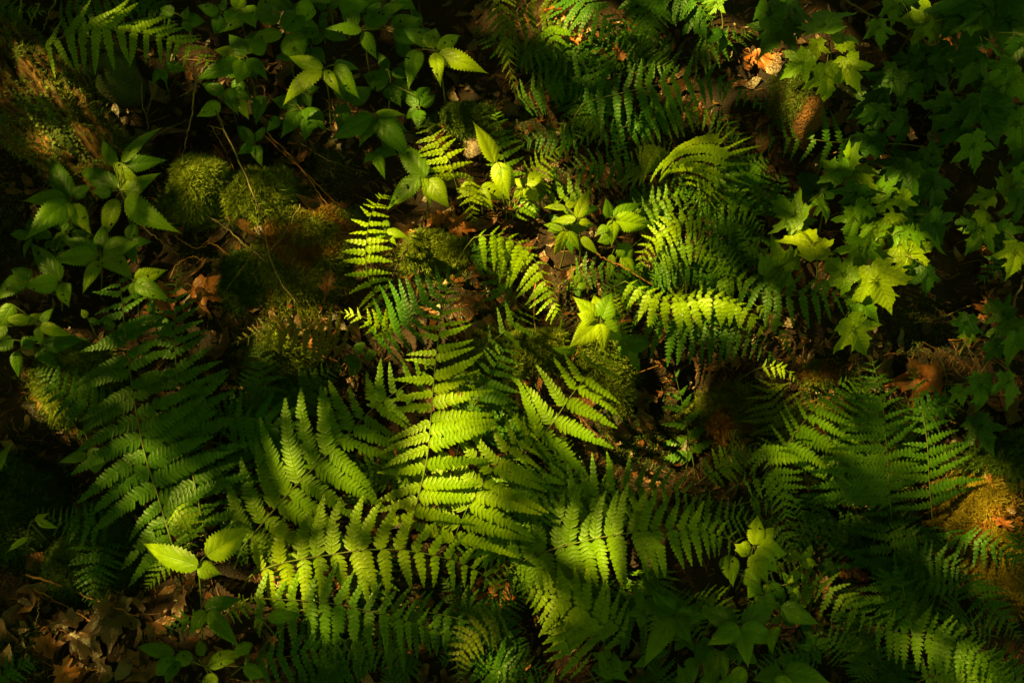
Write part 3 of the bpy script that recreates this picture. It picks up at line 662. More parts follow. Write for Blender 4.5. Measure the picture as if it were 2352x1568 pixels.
moss('shady grassy moss mound at the far left bottom', 45, 1170, 85, 80, .05, 'd', 1.1, .016)
moss('dark moss hollow mound under the long lower left frond', 215, 1270, 100, 70, .04, 'd', 1.1, .015)
moss('tiny moss knoll between maple leaves and the red brown leaf', 1880, 862, 34, 22, .014, 'o', 1.0)
moss('dark moss bank behind the fern tips at top centre', 1075, 285, 80, 40, .03, 'd', 1.0)

# ------------------------------------------------------------ twigs and straws
twig('thin bare twig curving down over the two moss cushions', [(488,240),(530,330),(562,400),(590,470),(612,560),(640,640),(690,705)], (.13,.10,.08,.03), .0024, side=[(3,-40,-10,.01),(15,30,-30,.01)])
twig('upright grey twig with forked top left of the bramble leaves', [(452,163),(447,210),(443,250),(430,310),(417,372)], (.20,.12,.01), .0028, side=[(4,-35,25,0),(3,20,-8,.01)])
twig('forked dark twig standing right of the rock', [(340,310),(340,285),(327,240),(325,190)], (.01,.06,.12), .002, side=[(9,25,-80,.06)])
twig('slanting twig low behind the forked one', [(345,320),(385,295),(435,275)], (.02,.04), .0022)
twig('longest orange straw lying diagonally above the lit fern tip', [(600,293),(655,345),(705,405),(740,455),(785,503)], (.05,.03,.02), .0024, 'red')
twig('second orange straw forking off to the right of the longest', [(598,305),(660,360),(705,400),(765,460),(812,495)], (.045,.03,.01), .0017, 'red')
twig('short red twig with side spurs above the shaggy cushion', [(487,290),(505,325),(525,360),(540,400)], (.07,.05,.03), .0016, 'red', side=[(14,28,-10,.01)])
twig('thin grey root running from the shaggy cushion towards lower right', [(440,480),(500,510),(560,560),(620,610),(660,660)], (.02,.03,.03), .0026)
twig('pale twig crossing up to the mossy bank', [(520,665),(560,610),(590,570)], (.03,.05), .0016)
twig('thin twig under the left bramble leaves pointing right', [(310,505),(350,540),(410,585)], (.08,.03), .0018)
twig('short forked stick on soil right of the left bramble', [(388,640),(405,610),(440,590),(470,600)], (.01,.03), .0016, 'red')
twig('broad orange straw at lower left lying on litter', [(60,1318),(130,1340),(200,1370),(262,1393),(315,1416)], (.03,.025,.02), .0028, 'red')
twig('bent orange straw just below the broad one', [(75,1350),(140,1385),(200,1422),(240,1440),(272,1462)], (.03,.02), .0018, 'red')
twig('straw along the very bottom of the litter patch', [(100,1520),(150,1538),(210,1538),(275,1545)], (.01,.015), .0013, 'red')
twig('slim upright stem rising from litter at lower left', [(80,1440),(88,1400),(90,1360)], (.01,.08), .0012)
twig('arching red runner under the yellow bramble leaves in the middle', [(1372,582),(1400,600),(1430,612),(1468,636),(1500,655)], (.13,.13,.12), .0019, 'red')
twig('dry stick hanging upright in the centre with a hooked foot', [(1230,640),(1229,690),(1226,735),(1236,770)], (.10,.05,.02), .0026, 'red')
twig('black curved twig over the central litter', [(935,568),(905,625),(880,680),(850,722)], (.06,.08,.05), .0024, 'black')
twig('dark slanting twig between the shaded fern and moss', [(1075,610),(1045,640),(1000,680),(970,712)], (.08,.06,.03), .0020, 'black')
twig('dark twig in shade at the right of the brightest frond', [(1130,830),(1110,880),(1085,940),(1068,980)], (.12,.1,.06), .0018, 'black')
twig('reddish straw lying on the bright central litter', [(940,528),(980,540),(1035,550)], (.03,.02), .0020, 'red')
twig('second reddish straw under the bright bramble leaves', [(1130,470),(1160,485),(1190,500)], (.03,.02), .0020, 'red')
twig('long thin branch slanting through the top right maple leaves', [(1925,-10),(1990,30),(2050,70),(2110,100),(2170,150)], (.10,.09,.06), .0035, side=[(16,10,25,0)])
twig('pale broken branch end between the stump and the maple leaves', [(1925,195),(1950,210),(1975,228)], (.07,.05), .007, r1=.006)
twig('thin stems crossing the dark maple shade', [(2060,235),(2120,220),(2190,222),(2240,225)], (.06,.06), .0018)
twig('brown root in dark gap under the deep green maple leaves', [(2120,335),(2100,365),(2085,400)], (.03,.02), .004)
twig('old trunk of a twig with dry spruce sprays at the right edge', [(2360,620),(2310,740),(2240,880),(2185,960)], (.02,.10,.05), .0028, side=[(6,-60,40,-.02),(9,-70,30,0),(14,60,40,.01)])
for i, (pts, hh, lab) in enumerate([
  ([(2150,800),(2170,850),(2180,930)], (.09,.05), 'leftmost dry spruce twig at right beside the curled brown leaf'),
  ([(2120,785),(2180,815),(2220,835)], (.09,.08), 'dry spruce twig slanting over the dark gap above the curled leaf'),
  ([(2180,780),(2250,780),(2330,782)], (.11,.11), 'level dry spruce twig just under the small lit leaf at right'),
  ([(2215,780),(2230,815),(2250,845)], (.11,.08), 'short russet spruce twig falling from the level one'),
  ([(2260,785),(2290,820),(2320,840)], (.11,.09), 'russet spruce twig spreading towards the right edge'),
  ([(2180,820),(2230,845),(2222,860)], (.08,.07), 'hooked dry spruce twig in the middle of the tangle'),
  ([(2160,880),(2230,890),(2290,905)], (.07,.06), 'long needle bare spruce twig right of the curled leaf'),
  ([(2190,880),(2280,895),(2330,900)], (.08,.06), 'lower level spruce twig ending at the right maple leaves'),
  ([(2215,915),(2245,945),(2260,965)], (.06,.05), 'short red spruce twig below the right hand tangle'),
  ([(2200,790),(2190,840),(2215,870)], (.10,.06), 'thin curved spruce twig crossing the others')]):
    twig(lab, pts, hh, .0014, 'red' if i % 3 else 'tan', side=[(6,18,20,.01),(12,-18,18,0),(18,15,-16,.005),(21,-12,-18,0)], group='dry spruce twigs in a tangle', name='spruce_twig')
twig('long thin straw slanting past the right moss cushion', [(690,470),(650,540),(600,600),(560,660)], (.07,.05,.02), .0013)
twig('fine red twig between the log and the shaggy cushion', [(300,330),(350,400),(380,470)], (.04,.02), .0013, 'red')
twig('fine pale twig over litter below the dewy bramble', [(690,330),(760,370),(850,400)], (.02,.04), .0012)
twig('short crooked twig on the litter right of the log', [(400,540),(450,570),(490,560),(530,590)], (.02,.02), .0018, 'red', side=[(12,20,-20,.01)])
twig('thin dark twig lying under the lowest right maple leaves', [(2100,740),(2160,730),(2230,700)], (.02,.04), .0016)
for pts, hh, lab in [([(50,0),(40,60),(33,90)], (.2,.02), 'leftmost pale stem standing at the top left corner'), ([(90,10),(68,60),(58,100)], (.2,.02), 'second pale stem at the top left corner'),
  ([(128,0),(105,50),(88,95)], (.22,.02), 'third pale stem at the top left beside the arching fern'), ([(1690,985),(1670,1040),(1645,1100)], (.16,.02), 'upright green stem behind the lower central fern'),
  ([(1832,985),(1810,1025),(1780,1065)], (.14,.02), 'thick green stem leaning among the dissected ferns'), ([(1720,1040),(1700,1090),(1690,1120)], (.12,.03), 'thin stem right of the leaning green stalk'),
  ([(1580,990),(1578,1045),(1577,1110)], (.10,.02), 'hairline dark stem in the black central gap')]:
    twig(lab, pts, hh, .0022, 'green', group='bare green stems', name='stem', cat='stem')

# ------------------------------------------------------------ dead leaves
dead('large flat russet maple leaf lying right of the dark fern tip', 478, 672, 80, 20, h=.015, curl=.1)
dead('russet leaf under the fern tip left of the flat maple leaf', 375, 690, 80, 60, h=.012)
dead('brown leaf standing on edge beside the mossy bank', 752, 655, 60, 280, h=.02, tilt=.05, oak=True)
dead('pale curled leaf glowing between fern shadows', 672, 750, 75, 285, 'p', h=.02, tilt=.04, oak=True, curl=.9, wf=.6)
dead('small russet leaf right of the pale curled one', 712, 790, 45, 40, h=.012)
dead('big orange dead leaf under the dark fern near right', 2105, 872, 118, 170, h=.03, curl=.3, wf=.8)
dead('upright deep red leaf at right edge above dark moss', 2268, 1090, 52, 250, h=.03, curl=.7, wf=.5, oak=True)
dead('grey brown wet leaf in the middle of the lower left litter', 190, 1475, 85, 30, 'p', h=.02, oak=True)
dead('wet brown leaf at top of the lower left litter', 150, 1425, 85, 340, 'p', h=.02, oak=True)
dead('broad shiny brown leaf right in the lower left litter', 258, 1430, 100, 100, 'p', h=.018)
dead('pale torn leaf lying below the shadow in lower left litter', 235, 1530, 70, 60, 'p', h=.02, oak=True)
dead('small curled red leaf at left border of the litter patch', 110, 1490, 45, 70, h=.03, curl=.9)
dead('brown leaf at the bottom of the litter patch', 160, 1545, 70, 350, h=.015)
dead('orange leaf pieces under the feathery moss at far left', 100, 920, 75, 20, h=.012, oak=True)
dead('bark brown pointed leaf hanging under the two bright bramble leaves', 415, 1368, 95, 85, 'p', h=.03, oak=True, wf=.55, curl=.8)
dead('orange leaf in sunlit litter above the mossy hump', 1060, 520, 60, 10, h=.015)
dead('brown leaf under the bright bramble at centre', 1010, 500, 60, 150, h=.012, oak=True)
dead('russet leaf at foot of the dark middle frond', 1195, 905, 60, 80, h=.012)
dead('pale leaf by the mossy tuft under the dangling stick', 1180, 800, 55, 100, 'p', h=.012, oak=True)
dead('glowing orange leaf right of the top dark ferns', 1745, 140, 60, 40, h=.01)
dead('orange leaf glimpsed behind the drooping fern tips at top', 1640, 120, 55, 60, h=.02, oak=True)
dead('orange leaf piece high between the top ferns', 1270, 30, 56, 20, h=.13, oak=True)
dead('bright leaf scrap under the top middle ferns', 1380, 132, 44, 10, h=.06)
dead('thin orange leaf between the two drooping top ferns', 1420, 118, 42, 60, h=.09, oak=True)
dead('small orange leaf left of the scraps below the top ferns', 1330, 85, 36, 20, h=.10)
dead('orange leaf flake under the hand like dark fern', 1262, 105, 34, 350, h=.06)
dead('orange leaf behind the long shaded frond', 1608, 258, 50, 80, h=.06, oak=True)
dead('orange litter leaf below the maple leaves at upper right', 2210, 115, 60, 10, h=.02, oak=True)
dead('brown leaf lying under the upper right maple leaves', 2170, 100, 50, 60, h=.02)
dead('dull leaf on dark soil in right hand hollow', 2260, 575, 45, 5, h=.02, oak=True)
dead('brown curled leaf in the gap of the bottom ferns', 1145, 1375, 60, 100, h=.02, curl=.8)
dead('tiny orange leaf on the dark bottom fern', 626, 1470, 18, 80, h=.12)
dead('red leaf fragment between the two pinnate fronds', 1292, 1175, 45, 80, h=.02, oak=True)
dead('orange leaf right of the orange lit moss ridge', 2300, 1200, 60, 30, h=.02, oak=True, curl=.8)
dead('small russet leaf on soil below the orange litter at far left', 130, 800, 35, 40, h=.012)
dead('russet leaf in lower right shade by the ragged moss', 2255, 1260, 45, 80, h=.02)
dead('brown leaf in the dark centre right gap', 1480, 920, 60, 170, 'p', h=.012, oak=True)

# ------------------------------------------------------------ fern fronds (base -> tip)
F = frond
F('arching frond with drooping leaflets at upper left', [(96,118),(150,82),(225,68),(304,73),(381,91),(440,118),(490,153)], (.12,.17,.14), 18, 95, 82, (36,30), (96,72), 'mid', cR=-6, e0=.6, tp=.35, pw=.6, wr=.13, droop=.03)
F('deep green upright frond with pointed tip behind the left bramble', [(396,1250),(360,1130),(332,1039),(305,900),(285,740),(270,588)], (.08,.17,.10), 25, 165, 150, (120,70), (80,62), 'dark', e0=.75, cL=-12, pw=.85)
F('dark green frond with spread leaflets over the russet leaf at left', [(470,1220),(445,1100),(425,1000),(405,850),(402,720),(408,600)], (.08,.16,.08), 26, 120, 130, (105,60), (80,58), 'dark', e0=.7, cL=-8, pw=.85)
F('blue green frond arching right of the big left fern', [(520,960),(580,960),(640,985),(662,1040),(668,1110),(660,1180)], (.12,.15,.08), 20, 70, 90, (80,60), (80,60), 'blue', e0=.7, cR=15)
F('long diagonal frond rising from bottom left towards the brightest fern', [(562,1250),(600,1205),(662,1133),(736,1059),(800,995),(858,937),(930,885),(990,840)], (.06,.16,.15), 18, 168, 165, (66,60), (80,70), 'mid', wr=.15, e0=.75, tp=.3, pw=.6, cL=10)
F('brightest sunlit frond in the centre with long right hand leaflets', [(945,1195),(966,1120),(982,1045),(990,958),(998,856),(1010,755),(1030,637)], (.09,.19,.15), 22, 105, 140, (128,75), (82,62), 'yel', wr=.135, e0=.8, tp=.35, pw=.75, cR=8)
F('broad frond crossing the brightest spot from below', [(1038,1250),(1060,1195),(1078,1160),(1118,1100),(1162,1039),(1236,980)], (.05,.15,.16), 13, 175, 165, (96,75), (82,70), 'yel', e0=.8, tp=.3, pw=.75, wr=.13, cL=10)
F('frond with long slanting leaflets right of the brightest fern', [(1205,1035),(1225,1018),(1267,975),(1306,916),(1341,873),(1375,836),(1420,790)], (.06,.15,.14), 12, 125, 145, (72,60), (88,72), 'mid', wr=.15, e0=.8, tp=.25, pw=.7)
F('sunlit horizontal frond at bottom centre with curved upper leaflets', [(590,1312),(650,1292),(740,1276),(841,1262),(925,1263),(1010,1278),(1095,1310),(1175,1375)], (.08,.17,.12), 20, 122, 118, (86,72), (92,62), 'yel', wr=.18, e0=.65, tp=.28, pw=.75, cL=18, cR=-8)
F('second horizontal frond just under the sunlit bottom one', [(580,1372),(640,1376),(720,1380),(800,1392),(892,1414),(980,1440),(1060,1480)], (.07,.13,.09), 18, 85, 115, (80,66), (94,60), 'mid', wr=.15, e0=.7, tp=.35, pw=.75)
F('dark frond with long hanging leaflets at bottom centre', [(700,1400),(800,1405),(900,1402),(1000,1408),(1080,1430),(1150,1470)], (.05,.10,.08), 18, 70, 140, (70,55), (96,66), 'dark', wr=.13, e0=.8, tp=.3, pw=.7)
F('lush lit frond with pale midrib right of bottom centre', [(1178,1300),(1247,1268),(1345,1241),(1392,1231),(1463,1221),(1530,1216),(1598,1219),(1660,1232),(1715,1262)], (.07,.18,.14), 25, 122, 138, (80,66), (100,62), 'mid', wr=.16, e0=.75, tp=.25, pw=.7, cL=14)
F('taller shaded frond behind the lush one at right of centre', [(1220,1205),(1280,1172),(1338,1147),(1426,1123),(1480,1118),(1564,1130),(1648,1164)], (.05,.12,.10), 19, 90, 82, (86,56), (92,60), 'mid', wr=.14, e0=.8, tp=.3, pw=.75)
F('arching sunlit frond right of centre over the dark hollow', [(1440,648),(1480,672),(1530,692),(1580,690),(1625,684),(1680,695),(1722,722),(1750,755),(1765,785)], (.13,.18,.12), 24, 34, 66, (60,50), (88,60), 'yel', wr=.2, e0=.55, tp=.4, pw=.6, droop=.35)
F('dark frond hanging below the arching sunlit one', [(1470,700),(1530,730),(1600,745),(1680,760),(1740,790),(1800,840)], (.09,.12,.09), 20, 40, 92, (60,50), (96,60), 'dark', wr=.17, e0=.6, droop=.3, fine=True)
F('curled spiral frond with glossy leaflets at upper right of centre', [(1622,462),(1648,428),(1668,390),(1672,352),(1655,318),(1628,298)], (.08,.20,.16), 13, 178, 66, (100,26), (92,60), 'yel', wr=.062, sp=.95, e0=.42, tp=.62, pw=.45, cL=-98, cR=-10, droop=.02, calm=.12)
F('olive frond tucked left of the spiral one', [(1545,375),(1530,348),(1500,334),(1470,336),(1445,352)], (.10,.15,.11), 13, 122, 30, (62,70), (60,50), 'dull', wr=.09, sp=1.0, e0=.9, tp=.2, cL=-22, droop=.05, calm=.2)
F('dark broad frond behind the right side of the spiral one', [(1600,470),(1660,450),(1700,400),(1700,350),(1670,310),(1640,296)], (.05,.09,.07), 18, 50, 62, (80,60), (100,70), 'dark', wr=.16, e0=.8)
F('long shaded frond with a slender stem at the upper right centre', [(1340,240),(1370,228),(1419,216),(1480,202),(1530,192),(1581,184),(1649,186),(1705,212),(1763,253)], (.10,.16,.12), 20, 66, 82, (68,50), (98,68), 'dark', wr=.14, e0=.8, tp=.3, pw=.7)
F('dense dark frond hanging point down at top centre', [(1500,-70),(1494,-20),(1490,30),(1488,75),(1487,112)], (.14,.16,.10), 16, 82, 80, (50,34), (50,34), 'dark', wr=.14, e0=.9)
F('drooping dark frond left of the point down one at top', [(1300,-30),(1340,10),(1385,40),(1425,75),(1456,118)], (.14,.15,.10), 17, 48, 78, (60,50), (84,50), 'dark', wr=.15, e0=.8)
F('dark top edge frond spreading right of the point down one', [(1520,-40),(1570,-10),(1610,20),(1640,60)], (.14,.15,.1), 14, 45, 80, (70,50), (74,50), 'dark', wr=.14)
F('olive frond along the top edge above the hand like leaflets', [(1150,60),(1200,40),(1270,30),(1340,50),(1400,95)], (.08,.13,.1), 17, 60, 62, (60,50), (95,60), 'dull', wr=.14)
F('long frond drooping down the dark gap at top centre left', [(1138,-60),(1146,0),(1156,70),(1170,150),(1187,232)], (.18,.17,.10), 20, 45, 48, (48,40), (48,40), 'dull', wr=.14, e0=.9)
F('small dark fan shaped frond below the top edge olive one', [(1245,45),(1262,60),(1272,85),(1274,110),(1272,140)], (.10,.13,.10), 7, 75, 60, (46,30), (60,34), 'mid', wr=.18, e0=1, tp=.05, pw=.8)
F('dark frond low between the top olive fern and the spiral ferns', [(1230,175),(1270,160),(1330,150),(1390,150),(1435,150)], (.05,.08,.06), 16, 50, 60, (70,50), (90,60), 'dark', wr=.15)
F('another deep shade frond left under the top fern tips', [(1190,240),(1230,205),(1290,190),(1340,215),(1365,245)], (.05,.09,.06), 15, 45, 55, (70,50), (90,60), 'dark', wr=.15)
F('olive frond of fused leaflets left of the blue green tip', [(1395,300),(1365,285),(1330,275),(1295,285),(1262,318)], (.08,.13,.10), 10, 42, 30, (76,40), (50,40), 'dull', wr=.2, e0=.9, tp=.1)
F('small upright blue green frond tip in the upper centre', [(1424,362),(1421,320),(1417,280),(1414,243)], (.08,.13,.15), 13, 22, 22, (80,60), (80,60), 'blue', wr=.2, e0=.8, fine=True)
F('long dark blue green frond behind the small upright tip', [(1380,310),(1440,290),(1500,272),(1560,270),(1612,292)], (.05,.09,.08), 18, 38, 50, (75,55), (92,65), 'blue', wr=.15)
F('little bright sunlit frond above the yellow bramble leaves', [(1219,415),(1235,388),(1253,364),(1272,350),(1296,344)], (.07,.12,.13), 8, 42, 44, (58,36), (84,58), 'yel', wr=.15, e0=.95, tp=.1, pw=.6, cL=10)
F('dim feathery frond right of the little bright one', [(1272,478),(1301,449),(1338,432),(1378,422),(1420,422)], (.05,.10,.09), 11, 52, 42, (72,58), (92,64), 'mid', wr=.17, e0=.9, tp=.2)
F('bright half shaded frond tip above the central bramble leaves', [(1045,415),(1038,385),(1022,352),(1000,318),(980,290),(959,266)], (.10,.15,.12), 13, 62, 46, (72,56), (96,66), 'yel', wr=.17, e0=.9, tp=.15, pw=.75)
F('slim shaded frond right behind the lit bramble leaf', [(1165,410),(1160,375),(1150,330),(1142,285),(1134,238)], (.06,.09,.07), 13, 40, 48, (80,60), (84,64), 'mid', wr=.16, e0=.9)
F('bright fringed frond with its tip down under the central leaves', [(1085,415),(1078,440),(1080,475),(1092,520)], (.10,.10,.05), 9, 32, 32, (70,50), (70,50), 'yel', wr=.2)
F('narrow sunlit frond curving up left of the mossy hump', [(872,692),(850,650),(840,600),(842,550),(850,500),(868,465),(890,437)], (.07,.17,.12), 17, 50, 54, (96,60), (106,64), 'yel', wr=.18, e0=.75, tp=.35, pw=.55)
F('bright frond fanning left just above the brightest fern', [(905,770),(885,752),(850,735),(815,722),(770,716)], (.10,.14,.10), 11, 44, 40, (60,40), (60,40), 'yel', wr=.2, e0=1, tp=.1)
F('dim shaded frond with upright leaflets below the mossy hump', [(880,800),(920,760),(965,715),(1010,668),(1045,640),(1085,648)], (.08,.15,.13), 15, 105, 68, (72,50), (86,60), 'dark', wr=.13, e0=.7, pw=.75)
F('dark frond spread flat over the orange lit leaf at left centre', [(800,790),(760,765),(700,755),(640,755),(590,765),(530,790)], (.09,.12,.10), 18, 72, 60, (86,66), (72,50), 'warm_shade', wr=.14, e0=.75)
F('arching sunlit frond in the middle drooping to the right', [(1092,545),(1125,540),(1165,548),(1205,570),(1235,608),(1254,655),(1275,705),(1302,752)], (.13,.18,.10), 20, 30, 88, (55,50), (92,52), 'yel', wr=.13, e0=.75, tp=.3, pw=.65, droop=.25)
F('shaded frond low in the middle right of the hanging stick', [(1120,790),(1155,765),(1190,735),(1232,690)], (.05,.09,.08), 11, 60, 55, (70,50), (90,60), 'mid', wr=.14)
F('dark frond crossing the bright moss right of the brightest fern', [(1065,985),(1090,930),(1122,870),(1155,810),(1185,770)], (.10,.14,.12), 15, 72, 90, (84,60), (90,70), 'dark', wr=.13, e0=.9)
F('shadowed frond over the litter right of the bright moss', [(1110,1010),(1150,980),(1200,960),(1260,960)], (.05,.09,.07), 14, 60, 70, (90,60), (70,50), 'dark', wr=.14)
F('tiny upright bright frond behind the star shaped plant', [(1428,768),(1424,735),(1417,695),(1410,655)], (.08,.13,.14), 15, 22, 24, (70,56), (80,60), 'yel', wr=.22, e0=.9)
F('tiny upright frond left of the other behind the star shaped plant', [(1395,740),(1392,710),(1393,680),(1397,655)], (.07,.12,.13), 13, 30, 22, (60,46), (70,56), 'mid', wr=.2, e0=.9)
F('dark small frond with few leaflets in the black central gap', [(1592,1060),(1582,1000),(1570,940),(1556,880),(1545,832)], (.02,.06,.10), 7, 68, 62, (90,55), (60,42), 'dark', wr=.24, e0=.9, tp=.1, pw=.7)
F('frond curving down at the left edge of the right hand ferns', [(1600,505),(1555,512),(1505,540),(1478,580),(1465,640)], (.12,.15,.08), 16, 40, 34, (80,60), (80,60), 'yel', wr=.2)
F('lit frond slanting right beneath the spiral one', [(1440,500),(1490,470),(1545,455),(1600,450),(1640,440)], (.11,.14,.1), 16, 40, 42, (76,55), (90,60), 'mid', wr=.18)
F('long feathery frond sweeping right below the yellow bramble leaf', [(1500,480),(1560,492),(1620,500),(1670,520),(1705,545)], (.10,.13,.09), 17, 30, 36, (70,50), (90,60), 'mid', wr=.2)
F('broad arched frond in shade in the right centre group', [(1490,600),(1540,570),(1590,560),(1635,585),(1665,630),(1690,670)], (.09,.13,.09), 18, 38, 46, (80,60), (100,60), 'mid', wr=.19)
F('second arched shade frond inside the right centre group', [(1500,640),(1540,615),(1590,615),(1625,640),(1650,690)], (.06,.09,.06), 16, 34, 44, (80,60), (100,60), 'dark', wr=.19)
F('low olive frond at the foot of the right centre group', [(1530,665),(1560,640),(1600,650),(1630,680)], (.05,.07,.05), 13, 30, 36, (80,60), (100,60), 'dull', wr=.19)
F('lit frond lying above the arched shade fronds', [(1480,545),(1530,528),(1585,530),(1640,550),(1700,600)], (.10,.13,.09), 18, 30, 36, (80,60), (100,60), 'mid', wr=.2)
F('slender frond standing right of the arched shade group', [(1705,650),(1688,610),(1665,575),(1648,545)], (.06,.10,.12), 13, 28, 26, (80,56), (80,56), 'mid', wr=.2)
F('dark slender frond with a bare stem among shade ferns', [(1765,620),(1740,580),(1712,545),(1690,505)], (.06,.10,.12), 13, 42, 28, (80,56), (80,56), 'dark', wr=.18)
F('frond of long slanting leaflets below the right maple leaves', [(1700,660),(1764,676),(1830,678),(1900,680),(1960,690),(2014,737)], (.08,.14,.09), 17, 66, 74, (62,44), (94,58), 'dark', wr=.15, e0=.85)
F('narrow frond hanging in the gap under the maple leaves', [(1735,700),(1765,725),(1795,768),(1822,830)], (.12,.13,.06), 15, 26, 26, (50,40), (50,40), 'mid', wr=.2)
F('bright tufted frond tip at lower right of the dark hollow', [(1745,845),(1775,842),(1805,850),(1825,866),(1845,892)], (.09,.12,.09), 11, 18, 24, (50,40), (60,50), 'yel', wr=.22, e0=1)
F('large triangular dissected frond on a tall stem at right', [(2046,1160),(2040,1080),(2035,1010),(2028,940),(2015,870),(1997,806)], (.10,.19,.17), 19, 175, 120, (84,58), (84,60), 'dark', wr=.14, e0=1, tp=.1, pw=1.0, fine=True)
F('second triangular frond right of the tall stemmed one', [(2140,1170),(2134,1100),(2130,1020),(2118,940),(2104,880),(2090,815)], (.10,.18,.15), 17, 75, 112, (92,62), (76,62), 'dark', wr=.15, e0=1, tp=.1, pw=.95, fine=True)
F('low frond spread under both triangular fronds', [(2060,1420),(2055,1330),(2045,1250),(2040,1180),(2030,1110)], (.03,.08,.09), 14, 140, 150, (96,76), (86,70), 'dark', wr=.14, e0=.85, fine=True)
F('frond with leaflets streaming down left of the tall stemmed fern', [(1784,1050),(1831,988),(1875,935),(1920,890),(1960,865)], (.07,.12,.10), 14, 60, 150, (72,52), (84,70), 'mid', wr=.12, e0=.8, fine=True)
F('thin feathery frond above the dull moss at right of centre', [(1820,1010),(1790,950),(1770,900),(1780,850)], (.05,.08,.06), 14, 80, 70, (84,60), (80,60), 'dull', wr=.13, fine=True)
F('dissected frond stepping down left of the dark lower right gap', [(1745,1020),(1770,1070),(1790,1120),(1800,1170),(1810,1212)], (.14,.15,.12), 14, 70, 50, (72,50), (72,50), 'mid', wr=.2, e0=.9, fine=True)
F('small frond with drooping tips right of the lush lit one', [(1700,1110),(1740,1098),(1790,1110),(1830,1150),(1848,1200)], (.11,.13,.1), 14, 34, 46, (60,50), (88,60), 'mid', wr=.2, fine=True)
F('small frond poking out behind the lobed bright plant', [(1690,1160),(1740,1150),(1790,1165),(1835,1185)], (.08,.1,.08), 12, 28, 34, (60,50), (88,60), 'dark', wr=.2, fine=True)
F('frond stepping down right from the small three leaved plant', [(1815,1340),(1860,1340),(1910,1362),(1960,1395),(2010,1430),(2050,1462)], (.10,.14,.10), 16, 50, 66, (62,46), (96,60), 'mid', wr=.18, e0=.75, fine=True)
F('glossy dense frond running to the bottom right corner', [(2010,1440),(2080,1455),(2150,1470),(2220,1498),(2280,1535),(2330,1590)], (.13,.18,.14), 26, 62, 70, (74,56), (84,60), 'mid', wr=.2, e0=.6, fine=True)
F('lower dense frond under the glossy corner one', [(2120,1560),(2180,1540),(2240,1545),(2300,1570),(2360,1600)], (.12,.14,.10), 20, 60, 64, (74,56), (84,60), 'mid', wr=.2, fine=True)
F('umbrella like small dark frond beneath the tall stems', [(2075,1350),(2072,1335),(2055,1320),(2030,1330),(2018,1368)], (.11,.13,.08), 12, 40, 40, (70,50), (70,50), 'dark', wr=.2, fine=True)
F('dark frond right of the umbrella like one', [(2060,1310),(2110,1290),(2160,1290),(2210,1310),(2250,1330)], (.08,.10,.08), 15, 50, 55, (70,50), (92,60), 'dark', wr=.18, fine=True)
F('blue green frond beside the ragged orange moss', [(2175,1215),(2200,1240),(2250,1255),(2310,1270),(2350,1310)], (.07,.09,.06), 15, 45, 52, (70,50), (92,60), 'blue', wr=.18, fine=True)
F('dark frond falling along the right border near the bottom', [(2215,1320),(2250,1360),(2290,1410),(2330,1450),(2352,1480)], (.08,.11,.07), 17, 55, 50, (70,50), (90,60), 'dark', wr=.18, fine=True)
F('dark frond low at right border under the maple leaves', [(2340,560),(2290,610),(2260,640),(2240,650)], (.04,.06,.05), 10, 40, 40, (80,50), (80,50), 'dark', wr=.2)
F('dark frond at right border near the ragged moss', [(2352,1300),(2345,1250),(2335,1215),(2325,1190)], (.04,.08,.06), 12, 40, 30, (80,50), (80,50), 'dark', wr=.2, fine=True)
F('ghostly dark frond with four hanging leaflets by the stump', [(1955,330),(1900,325),(1850,318),(1800,316),(1740,312)], (.09,.10,.08), 7, 66, 72, (80,70), (80,72), 'dark', wr=.14, e0=.9, tp=.2, pw=.5, fine=True)
F('small frond cut by dark shade left of the stump ferns', [(1700,430),(1715,395),(1740,370),(1770,365)], (.06,.1,.09), 9, 34, 52, (76,50), (86,60), 'mid', wr=.16)
F('curved small frond beneath the cut one by the dark gap', [(1730,460),(1745,430),(1762,410),(1775,400)], (.05,.07,.06), 9, 34, 40, (76,50), (86,60), 'dull', wr=.16)
F('curved dark frond right of the bottom centre gap', [(1440,1455),(1390,1412),(1330,1392),(1270,1380),(1220,1368)], (.07,.12,.12), 15, 95, 62, (84,60), (66,50), 'mid', wr=.15, e0=.85, cL=14)
F('long yellow green frond with curved leaflets at bottom centre right', [(1395,1440),(1345,1400),(1290,1372),(1240,1352),(1185,1345)], (.09,.15,.12), 14, 112, 90, (92,74), (60,50), 'yel', wr=.16, e0=.85, cL=16)
F('curled frond tip with ladder like leaflets near bottom centre', [(1345,1530),(1310,1490),(1295,1450),(1270,1425),(1230,1420)], (.08,.12,.10), 13, 60, 40, (86,60), (86,60), 'yel', wr=.16)
F('bent yellow frond hanging near the bottom edge', [(1160,1420),(1110,1440),(1070,1470),(1050,1520),(1060,1580)], (.10,.11,.06), 16, 55, 48, (90,60), (84,60), 'dull', wr=.17)
F('deep shade frond with long leaflets at the bottom middle', [(1560,1360),(1480,1370),(1400,1395),(1340,1440),(1290,1500)], (.05,.08,.06), 17, 115, 55, (80,55), (70,50), 'dark', wr=.13)
F('dark frond lying along the bottom edge left of centre', [(560,1530),(640,1510),(720,1500),(800,1505),(886,1540)], (.04,.08,.05), 18, 62, 66, (66,50), (84,60), 'dark', wr=.14)
F('second dark bottom edge frond with level leaflets', [(690,1590),(740,1555),(800,1535),(860,1530)], (.04,.06,.05), 15, 60, 66, (66,50), (84,60), 'dark', wr=.14)
F('deep shade frond under the bottom centre hanging leaflets', [(1180,1590),(1150,1550),(1110,1520),(1060,1510),(1000,1520)], (.04,.07,.05), 15, 60, 66, (86,60), (70,60), 'dark', wr=.14)
